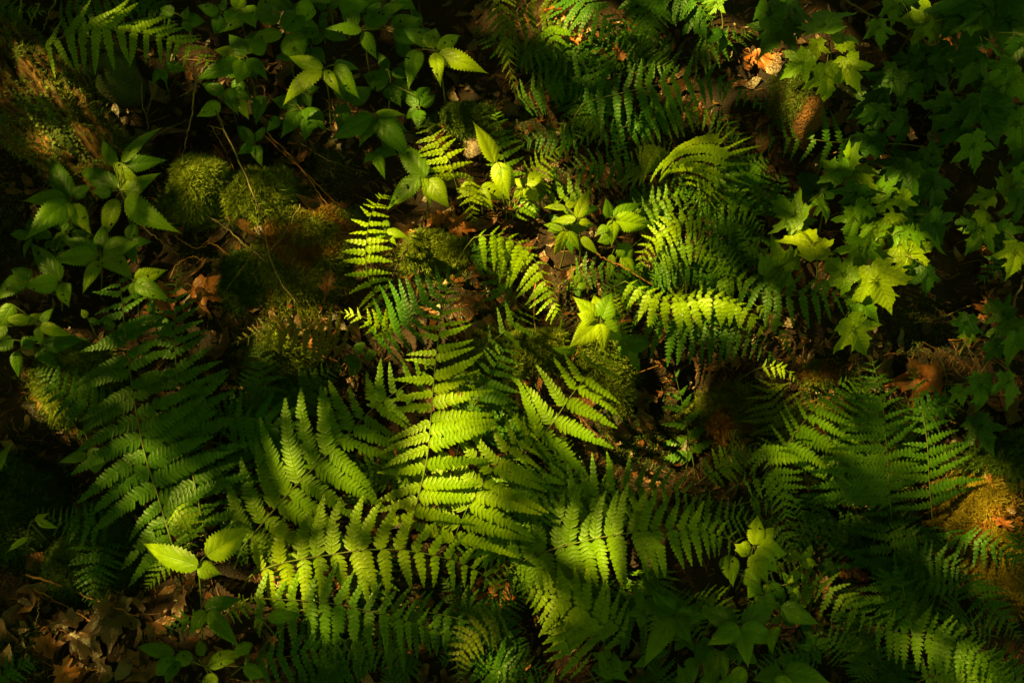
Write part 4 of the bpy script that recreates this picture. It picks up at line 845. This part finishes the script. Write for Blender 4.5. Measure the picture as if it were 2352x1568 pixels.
F('small lit frond below the deep blue one at lower left', [(650,1330),(630,1290),(615,1250),(590,1215)], (.06,.10,.09), 13, 44, 46, (84,60), (84,60), 'mid', wr=.17)
F('bright little frond under the lower left three leaved sprig', [(520,1410),(555,1395),(590,1378),(625,1372)], (.06,.08,.07), 9, 28, 30, (80,60), (80,60), 'yel', wr=.18)
F('yellow tinged frond hanging behind the two bright bramble leaves', [(405,1165),(425,1200),(435,1235),(438,1275)], (.14,.13,.09), 12, 40, 36, (78,60), (78,60), 'yel', wr=.17, e0=.9)
F('narrow frond piece slanting below the two bright leaves at lower left', [(400,1265),(378,1295),(352,1330),(328,1362)], (.09,.09,.05), 12, 30, 30, (50,36), (50,36), 'mid', wr=.2)
F('dark frond at the bottom left corner', [(-20,1570),(20,1545),(60,1525),(92,1515)], (.05,.07,.06), 11, 36, 40, (70,50), (70,50), 'dark', wr=.17)
F('small frond with dark leaflets at lower left by the sprig', [(470,1440),(430,1425),(395,1440),(360,1455)], (.05,.07,.05), 9, 30, 30, (70,50), (70,50), 'dark', wr=.2)
F('shade frond filling the gap between the two left ferns', [(560,1180),(548,1110),(540,1040),(560,980),(600,940)], (.04,.08,.06), 17, 70, 70, (80,60), (80,60), 'blue', wr=.14)
F('shade frond left of the bright mossy patch tips', [(720,1120),(760,1010),(760,930),(752,880)], (.05,.09,.09), 16, 66, 70, (80,60), (86,60), 'dark', wr=.14)
F('thin dark frond along the top left corner', [(-30,20),(20,22),(70,28),(120,20)], (.08,.1,.08), 14, 26, 32, (70,50), (90,60), 'dark', wr=.2)
F('deep shade frond behind the upper left arching one', [(130,50),(190,20),(250,5),(330,10),(400,40)], (.05,.08,.06), 17, 60, 66, (70,50), (96,60), 'dark', wr=.15)
F('blurred dark frond at the top edge left of the bramble', [(300,-40),(340,0),(370,30),(410,60)], (.06,.08,.06), 14, 55, 50, (70,50), (86,60), 'dark', wr=.15)
F('dark frond between lit central ferns and the lush right one', [(1130,1230),(1180,1190),(1230,1130),(1270,1080),(1330,1050)], (.05,.09,.08), 17, 90, 75, (90,70), (84,60), 'mid', wr=.14)
F('pale edged shade frond right of bottom centre fern tips', [(1160,1290),(1120,1250),(1130,1200),(1190,1170)], (.04,.08,.06), 12, 60, 70, (80,60), (80,60), 'mid', wr=.15)
F('bright lacy frond beneath the little sunlit fern at centre', [(1180,500),(1200,470),(1235,455),(1280,470)], (.04,.07,.05), 11, 36, 40, (80,60), (80,60), 'mid', wr=.18)
F('dark lacy frond below the arching sunlit middle one', [(1090,620),(1110,600),(1100,570),(1075,560)], (.05,.07,.06), 10, 30, 34, (80,60), (80,60), 'blue', wr=.2)
F('long mid green frond arching over the top of the spiral one', [(1440,305),(1500,268),(1570,252),(1640,268),(1690,305),(1722,355)], (.05,.10,.07), 19, 48, 58, (70,50), (94,60), 'mid', wr=.15)
F('shaded frond reaching left from behind the olive tucked frond', [(1480,400),(1430,385),(1370,378),(1310,388),(1262,410)], (.05,.09,.06), 17, 52, 48, (90,60), (76,56), 'dark', wr=.15)
F('dim frond curving through the gap above the little bright frond', [(1330,330),(1280,318),(1230,318),(1185,335)], (.05,.08,.05), 14, 44, 44, (84,60), (76,56), 'dark', wr=.16)
F('mid green frond sweeping down right from the spiral cluster', [(1640,440),(1690,455),(1730,490),(1755,540)], (.07,.10,.06), 14, 46, 46, (76,56), (86,60), 'mid', wr=.16)
F('shaded frond bridging the arching sunlit one and the maple leaves', [(1600,640),(1660,640),(1720,655),(1770,690)], (.06,.09,.06), 14, 46, 50, (76,56), (86,60), 'mid', wr=.16)
F('dark frond low in the hollow below the dangling stick', [(1180,700),(1150,670),(1140,630),(1155,590)], (.03,.06,.05), 12, 44, 44, (80,60), (80,60), 'dark', wr=.16)
F('dim frond low to the right of the middle drooping frond', [(1310,640),(1350,620),(1400,625),(1440,650)], (.03,.06,.04), 12, 40, 44, (76,56), (86,60), 'dark', wr=.16)
# ------------------------------------------------------------ toothed oval leaved plants
B = plant
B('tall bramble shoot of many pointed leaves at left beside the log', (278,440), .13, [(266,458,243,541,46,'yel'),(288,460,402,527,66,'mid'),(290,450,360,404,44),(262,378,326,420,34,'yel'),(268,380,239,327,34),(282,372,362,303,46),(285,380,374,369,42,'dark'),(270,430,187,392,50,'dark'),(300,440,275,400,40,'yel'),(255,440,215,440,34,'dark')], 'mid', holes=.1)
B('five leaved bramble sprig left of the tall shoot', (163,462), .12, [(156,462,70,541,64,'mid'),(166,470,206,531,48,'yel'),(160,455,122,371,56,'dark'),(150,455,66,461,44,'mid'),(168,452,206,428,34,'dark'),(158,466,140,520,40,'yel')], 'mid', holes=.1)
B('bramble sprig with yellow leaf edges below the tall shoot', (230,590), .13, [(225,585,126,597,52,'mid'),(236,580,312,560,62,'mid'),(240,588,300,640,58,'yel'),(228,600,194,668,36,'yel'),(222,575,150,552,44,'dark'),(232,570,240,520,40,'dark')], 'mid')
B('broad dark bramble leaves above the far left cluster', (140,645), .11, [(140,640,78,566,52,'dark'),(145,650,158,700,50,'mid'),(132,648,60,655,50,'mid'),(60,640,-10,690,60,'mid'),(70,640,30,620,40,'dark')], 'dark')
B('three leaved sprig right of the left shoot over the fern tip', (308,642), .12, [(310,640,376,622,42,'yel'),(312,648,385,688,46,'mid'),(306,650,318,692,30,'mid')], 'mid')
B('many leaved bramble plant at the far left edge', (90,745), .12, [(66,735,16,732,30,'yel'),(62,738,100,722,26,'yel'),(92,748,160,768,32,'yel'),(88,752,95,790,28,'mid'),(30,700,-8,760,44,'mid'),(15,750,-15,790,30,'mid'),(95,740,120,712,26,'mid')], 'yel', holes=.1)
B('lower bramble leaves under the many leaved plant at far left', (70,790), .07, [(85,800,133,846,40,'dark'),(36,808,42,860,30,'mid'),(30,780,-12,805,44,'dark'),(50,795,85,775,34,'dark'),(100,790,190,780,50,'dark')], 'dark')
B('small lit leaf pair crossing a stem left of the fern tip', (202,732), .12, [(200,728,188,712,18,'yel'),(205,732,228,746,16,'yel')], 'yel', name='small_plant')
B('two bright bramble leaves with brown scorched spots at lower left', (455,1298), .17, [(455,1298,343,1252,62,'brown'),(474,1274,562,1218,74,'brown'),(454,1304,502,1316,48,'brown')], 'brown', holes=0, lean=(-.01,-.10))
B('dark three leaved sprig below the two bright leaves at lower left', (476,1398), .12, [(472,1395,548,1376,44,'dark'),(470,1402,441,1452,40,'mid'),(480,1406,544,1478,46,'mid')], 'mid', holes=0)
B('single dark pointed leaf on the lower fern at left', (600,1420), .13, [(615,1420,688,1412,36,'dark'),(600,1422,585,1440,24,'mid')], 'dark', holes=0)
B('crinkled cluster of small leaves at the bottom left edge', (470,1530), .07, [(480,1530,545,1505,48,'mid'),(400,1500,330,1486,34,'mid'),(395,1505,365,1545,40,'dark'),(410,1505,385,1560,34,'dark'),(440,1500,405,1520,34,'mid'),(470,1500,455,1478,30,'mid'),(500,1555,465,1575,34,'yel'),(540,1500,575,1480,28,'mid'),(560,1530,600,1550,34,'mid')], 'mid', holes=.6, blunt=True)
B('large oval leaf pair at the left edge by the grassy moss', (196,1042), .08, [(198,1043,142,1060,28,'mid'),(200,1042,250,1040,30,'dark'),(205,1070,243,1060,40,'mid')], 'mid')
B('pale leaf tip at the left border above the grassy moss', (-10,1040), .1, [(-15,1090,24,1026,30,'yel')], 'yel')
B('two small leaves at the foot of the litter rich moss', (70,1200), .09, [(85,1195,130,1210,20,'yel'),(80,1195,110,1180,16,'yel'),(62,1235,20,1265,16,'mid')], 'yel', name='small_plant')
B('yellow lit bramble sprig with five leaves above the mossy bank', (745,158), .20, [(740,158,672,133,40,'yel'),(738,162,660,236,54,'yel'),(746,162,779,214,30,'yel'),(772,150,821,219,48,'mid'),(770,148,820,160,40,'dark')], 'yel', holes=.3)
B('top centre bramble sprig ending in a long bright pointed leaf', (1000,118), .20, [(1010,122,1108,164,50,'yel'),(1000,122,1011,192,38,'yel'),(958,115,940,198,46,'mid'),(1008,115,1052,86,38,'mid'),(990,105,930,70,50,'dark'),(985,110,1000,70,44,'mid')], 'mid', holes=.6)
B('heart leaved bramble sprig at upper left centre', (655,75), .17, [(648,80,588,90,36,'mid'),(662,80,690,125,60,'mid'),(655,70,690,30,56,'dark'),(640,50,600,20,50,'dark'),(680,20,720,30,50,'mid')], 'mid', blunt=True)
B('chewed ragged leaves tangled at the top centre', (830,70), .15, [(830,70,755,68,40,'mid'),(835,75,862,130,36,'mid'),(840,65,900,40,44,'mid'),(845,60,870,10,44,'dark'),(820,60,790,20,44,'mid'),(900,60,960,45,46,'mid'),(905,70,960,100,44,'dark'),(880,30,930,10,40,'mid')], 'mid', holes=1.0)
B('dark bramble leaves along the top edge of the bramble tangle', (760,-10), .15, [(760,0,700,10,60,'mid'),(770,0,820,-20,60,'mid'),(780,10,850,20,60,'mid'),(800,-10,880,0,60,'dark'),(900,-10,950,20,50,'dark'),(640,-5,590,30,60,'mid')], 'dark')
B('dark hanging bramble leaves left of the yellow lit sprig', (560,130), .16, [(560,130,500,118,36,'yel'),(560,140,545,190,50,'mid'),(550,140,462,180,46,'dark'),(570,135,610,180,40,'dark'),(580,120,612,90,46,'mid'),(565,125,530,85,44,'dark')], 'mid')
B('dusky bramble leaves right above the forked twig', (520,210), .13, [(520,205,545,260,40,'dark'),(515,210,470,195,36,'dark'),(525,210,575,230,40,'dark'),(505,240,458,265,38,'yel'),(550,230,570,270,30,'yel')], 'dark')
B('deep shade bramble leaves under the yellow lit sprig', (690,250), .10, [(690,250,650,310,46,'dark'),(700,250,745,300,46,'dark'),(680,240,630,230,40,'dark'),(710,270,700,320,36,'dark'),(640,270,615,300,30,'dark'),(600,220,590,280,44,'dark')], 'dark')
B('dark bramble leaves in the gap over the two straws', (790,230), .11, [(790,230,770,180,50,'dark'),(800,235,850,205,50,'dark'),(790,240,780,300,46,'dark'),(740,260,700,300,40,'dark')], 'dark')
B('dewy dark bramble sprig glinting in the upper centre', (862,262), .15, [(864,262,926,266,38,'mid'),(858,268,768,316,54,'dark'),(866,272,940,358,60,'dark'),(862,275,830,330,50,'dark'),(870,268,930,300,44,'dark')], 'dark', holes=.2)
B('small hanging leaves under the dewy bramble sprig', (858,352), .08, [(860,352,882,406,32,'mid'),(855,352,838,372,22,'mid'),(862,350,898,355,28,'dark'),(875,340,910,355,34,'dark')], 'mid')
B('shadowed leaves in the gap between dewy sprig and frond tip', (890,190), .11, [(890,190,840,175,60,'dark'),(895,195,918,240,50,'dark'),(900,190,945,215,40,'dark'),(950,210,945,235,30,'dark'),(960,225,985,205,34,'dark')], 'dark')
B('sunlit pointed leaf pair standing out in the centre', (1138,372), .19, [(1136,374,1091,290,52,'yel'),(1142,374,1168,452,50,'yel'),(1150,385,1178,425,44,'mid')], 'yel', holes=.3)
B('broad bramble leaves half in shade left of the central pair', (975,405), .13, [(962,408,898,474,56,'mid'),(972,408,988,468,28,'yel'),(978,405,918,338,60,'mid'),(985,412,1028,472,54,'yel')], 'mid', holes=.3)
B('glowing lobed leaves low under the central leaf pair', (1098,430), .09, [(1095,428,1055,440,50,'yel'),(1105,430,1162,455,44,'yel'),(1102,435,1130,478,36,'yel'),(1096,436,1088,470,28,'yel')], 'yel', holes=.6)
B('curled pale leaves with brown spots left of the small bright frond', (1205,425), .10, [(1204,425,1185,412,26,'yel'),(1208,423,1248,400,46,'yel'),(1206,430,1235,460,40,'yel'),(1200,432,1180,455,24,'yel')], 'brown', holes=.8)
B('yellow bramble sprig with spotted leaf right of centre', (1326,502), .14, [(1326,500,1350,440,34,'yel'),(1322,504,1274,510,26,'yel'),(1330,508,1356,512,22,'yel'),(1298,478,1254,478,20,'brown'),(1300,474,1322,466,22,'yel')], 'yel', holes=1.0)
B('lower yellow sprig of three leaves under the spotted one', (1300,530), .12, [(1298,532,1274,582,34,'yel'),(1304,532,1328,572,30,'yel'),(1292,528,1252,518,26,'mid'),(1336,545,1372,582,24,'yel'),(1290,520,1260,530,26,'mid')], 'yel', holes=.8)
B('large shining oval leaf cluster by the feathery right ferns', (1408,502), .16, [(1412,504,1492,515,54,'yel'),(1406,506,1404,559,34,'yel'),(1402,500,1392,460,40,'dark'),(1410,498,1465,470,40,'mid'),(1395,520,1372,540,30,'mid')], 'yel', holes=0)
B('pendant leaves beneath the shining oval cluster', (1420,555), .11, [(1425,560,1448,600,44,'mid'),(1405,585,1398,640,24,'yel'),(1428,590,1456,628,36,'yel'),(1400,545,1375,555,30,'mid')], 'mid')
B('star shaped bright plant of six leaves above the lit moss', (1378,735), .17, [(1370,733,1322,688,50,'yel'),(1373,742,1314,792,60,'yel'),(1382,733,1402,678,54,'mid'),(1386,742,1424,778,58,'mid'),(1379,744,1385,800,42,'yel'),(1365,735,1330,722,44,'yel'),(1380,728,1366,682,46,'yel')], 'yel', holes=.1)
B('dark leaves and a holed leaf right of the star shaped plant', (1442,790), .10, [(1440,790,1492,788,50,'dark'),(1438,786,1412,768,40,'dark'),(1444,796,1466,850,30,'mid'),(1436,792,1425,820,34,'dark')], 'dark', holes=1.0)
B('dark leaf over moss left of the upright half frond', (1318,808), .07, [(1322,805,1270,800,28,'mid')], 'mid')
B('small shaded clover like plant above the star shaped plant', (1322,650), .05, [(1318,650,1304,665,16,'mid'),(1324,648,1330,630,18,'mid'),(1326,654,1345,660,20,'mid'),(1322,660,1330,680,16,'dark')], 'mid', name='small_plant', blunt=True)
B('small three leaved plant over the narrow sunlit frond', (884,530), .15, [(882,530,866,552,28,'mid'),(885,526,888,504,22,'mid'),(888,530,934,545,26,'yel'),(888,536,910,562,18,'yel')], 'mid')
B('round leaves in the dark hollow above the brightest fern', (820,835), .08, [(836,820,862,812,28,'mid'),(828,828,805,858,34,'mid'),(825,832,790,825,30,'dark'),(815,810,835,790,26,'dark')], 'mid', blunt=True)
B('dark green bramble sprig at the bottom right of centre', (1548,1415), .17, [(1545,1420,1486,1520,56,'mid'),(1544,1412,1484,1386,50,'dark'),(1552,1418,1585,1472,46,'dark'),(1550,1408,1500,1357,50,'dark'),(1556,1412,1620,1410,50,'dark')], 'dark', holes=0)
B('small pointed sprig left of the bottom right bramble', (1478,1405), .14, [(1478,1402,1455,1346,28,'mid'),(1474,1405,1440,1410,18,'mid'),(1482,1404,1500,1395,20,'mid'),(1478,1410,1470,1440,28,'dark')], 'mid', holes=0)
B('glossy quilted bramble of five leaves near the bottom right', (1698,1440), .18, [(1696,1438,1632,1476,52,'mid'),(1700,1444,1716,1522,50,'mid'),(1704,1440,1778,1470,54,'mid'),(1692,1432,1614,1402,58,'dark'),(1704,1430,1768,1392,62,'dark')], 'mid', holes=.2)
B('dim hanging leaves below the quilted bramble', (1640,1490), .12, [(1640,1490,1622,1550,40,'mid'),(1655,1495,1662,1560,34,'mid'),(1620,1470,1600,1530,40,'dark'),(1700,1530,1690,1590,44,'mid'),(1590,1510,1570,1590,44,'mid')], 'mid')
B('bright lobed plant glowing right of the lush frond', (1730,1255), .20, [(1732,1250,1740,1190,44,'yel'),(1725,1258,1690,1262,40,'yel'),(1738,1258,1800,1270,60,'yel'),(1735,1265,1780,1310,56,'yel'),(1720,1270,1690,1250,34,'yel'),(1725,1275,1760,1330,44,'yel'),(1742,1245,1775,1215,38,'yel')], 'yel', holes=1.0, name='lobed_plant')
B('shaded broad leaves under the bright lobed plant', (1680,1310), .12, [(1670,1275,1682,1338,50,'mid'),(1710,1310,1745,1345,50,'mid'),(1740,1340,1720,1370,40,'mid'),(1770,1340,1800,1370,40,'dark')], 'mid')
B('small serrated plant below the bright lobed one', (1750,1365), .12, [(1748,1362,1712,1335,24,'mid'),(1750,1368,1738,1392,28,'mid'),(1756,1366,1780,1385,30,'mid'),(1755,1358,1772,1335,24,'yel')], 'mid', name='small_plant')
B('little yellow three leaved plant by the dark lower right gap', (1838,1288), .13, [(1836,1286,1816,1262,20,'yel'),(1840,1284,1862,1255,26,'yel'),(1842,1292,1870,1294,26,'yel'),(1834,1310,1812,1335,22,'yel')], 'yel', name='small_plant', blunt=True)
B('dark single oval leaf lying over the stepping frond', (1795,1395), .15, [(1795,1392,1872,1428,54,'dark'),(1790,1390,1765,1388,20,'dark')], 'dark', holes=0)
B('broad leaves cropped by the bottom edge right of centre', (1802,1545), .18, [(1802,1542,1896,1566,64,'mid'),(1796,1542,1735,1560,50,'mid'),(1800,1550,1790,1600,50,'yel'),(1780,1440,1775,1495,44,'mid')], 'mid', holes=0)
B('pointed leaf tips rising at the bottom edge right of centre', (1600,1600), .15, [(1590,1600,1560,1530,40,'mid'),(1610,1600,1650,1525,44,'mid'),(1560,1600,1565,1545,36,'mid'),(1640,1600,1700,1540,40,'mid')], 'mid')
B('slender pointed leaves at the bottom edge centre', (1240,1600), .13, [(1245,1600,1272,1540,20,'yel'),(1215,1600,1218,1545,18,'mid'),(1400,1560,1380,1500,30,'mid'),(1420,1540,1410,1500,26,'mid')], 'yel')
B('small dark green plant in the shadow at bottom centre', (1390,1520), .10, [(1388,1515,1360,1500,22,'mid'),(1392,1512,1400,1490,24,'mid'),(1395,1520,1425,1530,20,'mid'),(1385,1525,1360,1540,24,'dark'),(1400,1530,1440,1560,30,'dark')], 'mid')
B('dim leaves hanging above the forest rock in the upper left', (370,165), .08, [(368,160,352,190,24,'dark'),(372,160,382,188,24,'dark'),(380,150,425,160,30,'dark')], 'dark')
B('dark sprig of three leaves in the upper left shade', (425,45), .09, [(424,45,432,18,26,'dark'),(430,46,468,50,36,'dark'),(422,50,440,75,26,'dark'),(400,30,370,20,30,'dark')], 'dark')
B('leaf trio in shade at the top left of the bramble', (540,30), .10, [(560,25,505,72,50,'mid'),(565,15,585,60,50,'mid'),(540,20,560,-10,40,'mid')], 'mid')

# ------------------------------------------------------------ maple seedlings
M_ = seedling
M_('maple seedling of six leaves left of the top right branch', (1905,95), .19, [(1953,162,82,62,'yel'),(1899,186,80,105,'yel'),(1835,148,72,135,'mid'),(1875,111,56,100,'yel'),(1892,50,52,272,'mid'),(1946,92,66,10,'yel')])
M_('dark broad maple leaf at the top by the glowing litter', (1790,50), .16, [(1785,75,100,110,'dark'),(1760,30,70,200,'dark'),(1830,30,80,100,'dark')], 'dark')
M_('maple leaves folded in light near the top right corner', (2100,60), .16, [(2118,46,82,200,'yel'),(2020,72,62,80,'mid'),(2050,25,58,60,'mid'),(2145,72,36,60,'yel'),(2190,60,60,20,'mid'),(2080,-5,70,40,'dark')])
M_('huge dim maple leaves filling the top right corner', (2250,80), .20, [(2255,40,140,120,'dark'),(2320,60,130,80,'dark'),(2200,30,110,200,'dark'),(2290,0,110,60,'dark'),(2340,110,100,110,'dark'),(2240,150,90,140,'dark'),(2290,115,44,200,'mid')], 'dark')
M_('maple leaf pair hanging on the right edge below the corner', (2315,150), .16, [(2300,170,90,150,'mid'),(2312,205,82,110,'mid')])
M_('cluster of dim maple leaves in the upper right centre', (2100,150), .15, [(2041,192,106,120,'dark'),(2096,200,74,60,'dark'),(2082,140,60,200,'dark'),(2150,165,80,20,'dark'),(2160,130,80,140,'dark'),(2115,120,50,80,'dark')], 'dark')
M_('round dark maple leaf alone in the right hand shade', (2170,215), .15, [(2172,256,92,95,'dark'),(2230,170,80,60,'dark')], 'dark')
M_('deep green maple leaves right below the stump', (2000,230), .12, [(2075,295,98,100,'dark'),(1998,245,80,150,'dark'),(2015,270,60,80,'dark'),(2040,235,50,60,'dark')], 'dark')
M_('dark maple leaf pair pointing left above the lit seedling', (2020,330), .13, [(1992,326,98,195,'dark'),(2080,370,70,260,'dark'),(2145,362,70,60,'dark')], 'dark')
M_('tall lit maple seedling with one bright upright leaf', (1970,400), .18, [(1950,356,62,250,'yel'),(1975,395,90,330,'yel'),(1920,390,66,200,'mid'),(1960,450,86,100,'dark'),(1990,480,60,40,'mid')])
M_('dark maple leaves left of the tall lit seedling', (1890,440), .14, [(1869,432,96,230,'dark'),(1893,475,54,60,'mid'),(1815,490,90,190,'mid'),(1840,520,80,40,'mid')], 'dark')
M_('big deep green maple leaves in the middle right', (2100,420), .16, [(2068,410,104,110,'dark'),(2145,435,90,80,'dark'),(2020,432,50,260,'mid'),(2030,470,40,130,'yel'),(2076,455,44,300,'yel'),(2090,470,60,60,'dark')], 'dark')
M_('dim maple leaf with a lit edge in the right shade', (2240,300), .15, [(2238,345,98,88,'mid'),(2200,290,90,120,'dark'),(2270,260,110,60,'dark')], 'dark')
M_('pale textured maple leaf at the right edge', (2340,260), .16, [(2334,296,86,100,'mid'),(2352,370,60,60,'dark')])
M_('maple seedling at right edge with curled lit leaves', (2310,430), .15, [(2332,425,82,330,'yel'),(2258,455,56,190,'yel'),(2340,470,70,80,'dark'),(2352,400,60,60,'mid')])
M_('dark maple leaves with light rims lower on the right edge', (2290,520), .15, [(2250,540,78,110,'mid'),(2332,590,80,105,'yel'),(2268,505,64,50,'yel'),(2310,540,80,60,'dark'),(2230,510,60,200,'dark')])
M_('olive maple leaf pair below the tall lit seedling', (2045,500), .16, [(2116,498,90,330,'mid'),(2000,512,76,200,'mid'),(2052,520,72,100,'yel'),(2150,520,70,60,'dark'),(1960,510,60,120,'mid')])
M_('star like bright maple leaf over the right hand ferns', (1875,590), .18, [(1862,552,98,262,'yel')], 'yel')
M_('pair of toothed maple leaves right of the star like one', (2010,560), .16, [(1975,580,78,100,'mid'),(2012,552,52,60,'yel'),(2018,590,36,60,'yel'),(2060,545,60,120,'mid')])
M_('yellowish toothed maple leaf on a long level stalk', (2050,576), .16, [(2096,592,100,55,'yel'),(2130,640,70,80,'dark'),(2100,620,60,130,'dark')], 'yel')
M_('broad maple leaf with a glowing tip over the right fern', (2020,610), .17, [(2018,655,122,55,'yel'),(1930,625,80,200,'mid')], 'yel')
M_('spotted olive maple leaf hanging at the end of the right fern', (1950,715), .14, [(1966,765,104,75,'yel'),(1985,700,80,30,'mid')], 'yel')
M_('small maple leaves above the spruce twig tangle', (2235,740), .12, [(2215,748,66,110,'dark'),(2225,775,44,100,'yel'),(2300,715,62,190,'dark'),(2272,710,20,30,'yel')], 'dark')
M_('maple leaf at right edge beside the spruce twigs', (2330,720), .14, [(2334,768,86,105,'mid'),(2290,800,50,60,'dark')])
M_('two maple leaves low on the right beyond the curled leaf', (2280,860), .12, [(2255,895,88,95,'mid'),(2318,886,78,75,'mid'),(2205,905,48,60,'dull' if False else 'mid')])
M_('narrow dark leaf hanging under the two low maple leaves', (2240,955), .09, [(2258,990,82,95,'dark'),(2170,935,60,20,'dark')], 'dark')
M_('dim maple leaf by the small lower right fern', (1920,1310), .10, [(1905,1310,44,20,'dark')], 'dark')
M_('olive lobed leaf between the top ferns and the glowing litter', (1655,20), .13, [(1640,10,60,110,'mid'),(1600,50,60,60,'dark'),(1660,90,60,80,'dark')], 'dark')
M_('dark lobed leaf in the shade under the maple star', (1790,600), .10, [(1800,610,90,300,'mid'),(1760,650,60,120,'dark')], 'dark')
# ------------------------------------------------------------ low fronds and leaves in deep shade that close the gaps
ORD = ['leftmost', 'second', 'third', 'fourth', 'fifth', 'sixth', 'seventh', 'eighth', 'ninth', 'tenth', 'eleventh', 'twelfth', 'thirteenth', 'fourteenth', 'fifteenth', 'sixteenth']
def where(i, kinds, place, du, dv):
    way = ('upwards' if dv < 0 else 'downwards') if abs(dv) > abs(du) else ('left' if du < 0 else 'right')
    return (f'{ORD[i]} of the {kinds} {place}' if i == 0 else f'{ORD[i]} from left of {kinds} {place}')+f' pointing {way}'
def fillers():
    fr = np.random.default_rng(21)
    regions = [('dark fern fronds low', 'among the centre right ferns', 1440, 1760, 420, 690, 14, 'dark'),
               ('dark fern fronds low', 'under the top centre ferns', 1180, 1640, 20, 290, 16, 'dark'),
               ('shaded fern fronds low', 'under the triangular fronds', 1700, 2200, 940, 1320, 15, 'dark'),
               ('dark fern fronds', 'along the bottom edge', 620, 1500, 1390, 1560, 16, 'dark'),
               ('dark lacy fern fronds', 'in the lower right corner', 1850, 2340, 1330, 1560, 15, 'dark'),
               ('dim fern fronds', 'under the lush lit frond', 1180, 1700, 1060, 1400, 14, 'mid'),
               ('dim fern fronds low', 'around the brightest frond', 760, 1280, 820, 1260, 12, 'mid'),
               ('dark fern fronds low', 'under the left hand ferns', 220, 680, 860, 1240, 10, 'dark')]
    for kinds, place, u0, u1, v0, v1, n, m in regions:
        sp = []
        for _ in range(n):
            u, v = fr.uniform(u0, u1), fr.uniform(v0, v1); a = fr.uniform(0, 6.28); L = fr.uniform(120, 230); k = fr.uniform(-.6, .6)
            pts = [(u+math.cos(a+k*t)*L*t, v+math.sin(a+k*t)*L*t*.8) for t in (0, .35, .7, 1)]
            sp.append((sum(q[0] for q in pts)/4, pts, fr.uniform(40, 66), fr.uniform(.05, .10), fr.random() < .4, fr.uniform(-10, 15), fr.uniform(-10, 15)))
        for i, (_c, pts, w_, hm, fine, c1, c2) in enumerate(sorted(sp)):
            o = frond(where(i, kinds, place, pts[-1][0]-pts[0][0], pts[-1][1]-pts[0][1]), pts, (.03, hm, .05), 16, w_, w_, m=m, wr=.16, e0=.75, tp=.25, fine=fine, cL=c1, cR=c2)
            o['group'] = kinds+' '+place
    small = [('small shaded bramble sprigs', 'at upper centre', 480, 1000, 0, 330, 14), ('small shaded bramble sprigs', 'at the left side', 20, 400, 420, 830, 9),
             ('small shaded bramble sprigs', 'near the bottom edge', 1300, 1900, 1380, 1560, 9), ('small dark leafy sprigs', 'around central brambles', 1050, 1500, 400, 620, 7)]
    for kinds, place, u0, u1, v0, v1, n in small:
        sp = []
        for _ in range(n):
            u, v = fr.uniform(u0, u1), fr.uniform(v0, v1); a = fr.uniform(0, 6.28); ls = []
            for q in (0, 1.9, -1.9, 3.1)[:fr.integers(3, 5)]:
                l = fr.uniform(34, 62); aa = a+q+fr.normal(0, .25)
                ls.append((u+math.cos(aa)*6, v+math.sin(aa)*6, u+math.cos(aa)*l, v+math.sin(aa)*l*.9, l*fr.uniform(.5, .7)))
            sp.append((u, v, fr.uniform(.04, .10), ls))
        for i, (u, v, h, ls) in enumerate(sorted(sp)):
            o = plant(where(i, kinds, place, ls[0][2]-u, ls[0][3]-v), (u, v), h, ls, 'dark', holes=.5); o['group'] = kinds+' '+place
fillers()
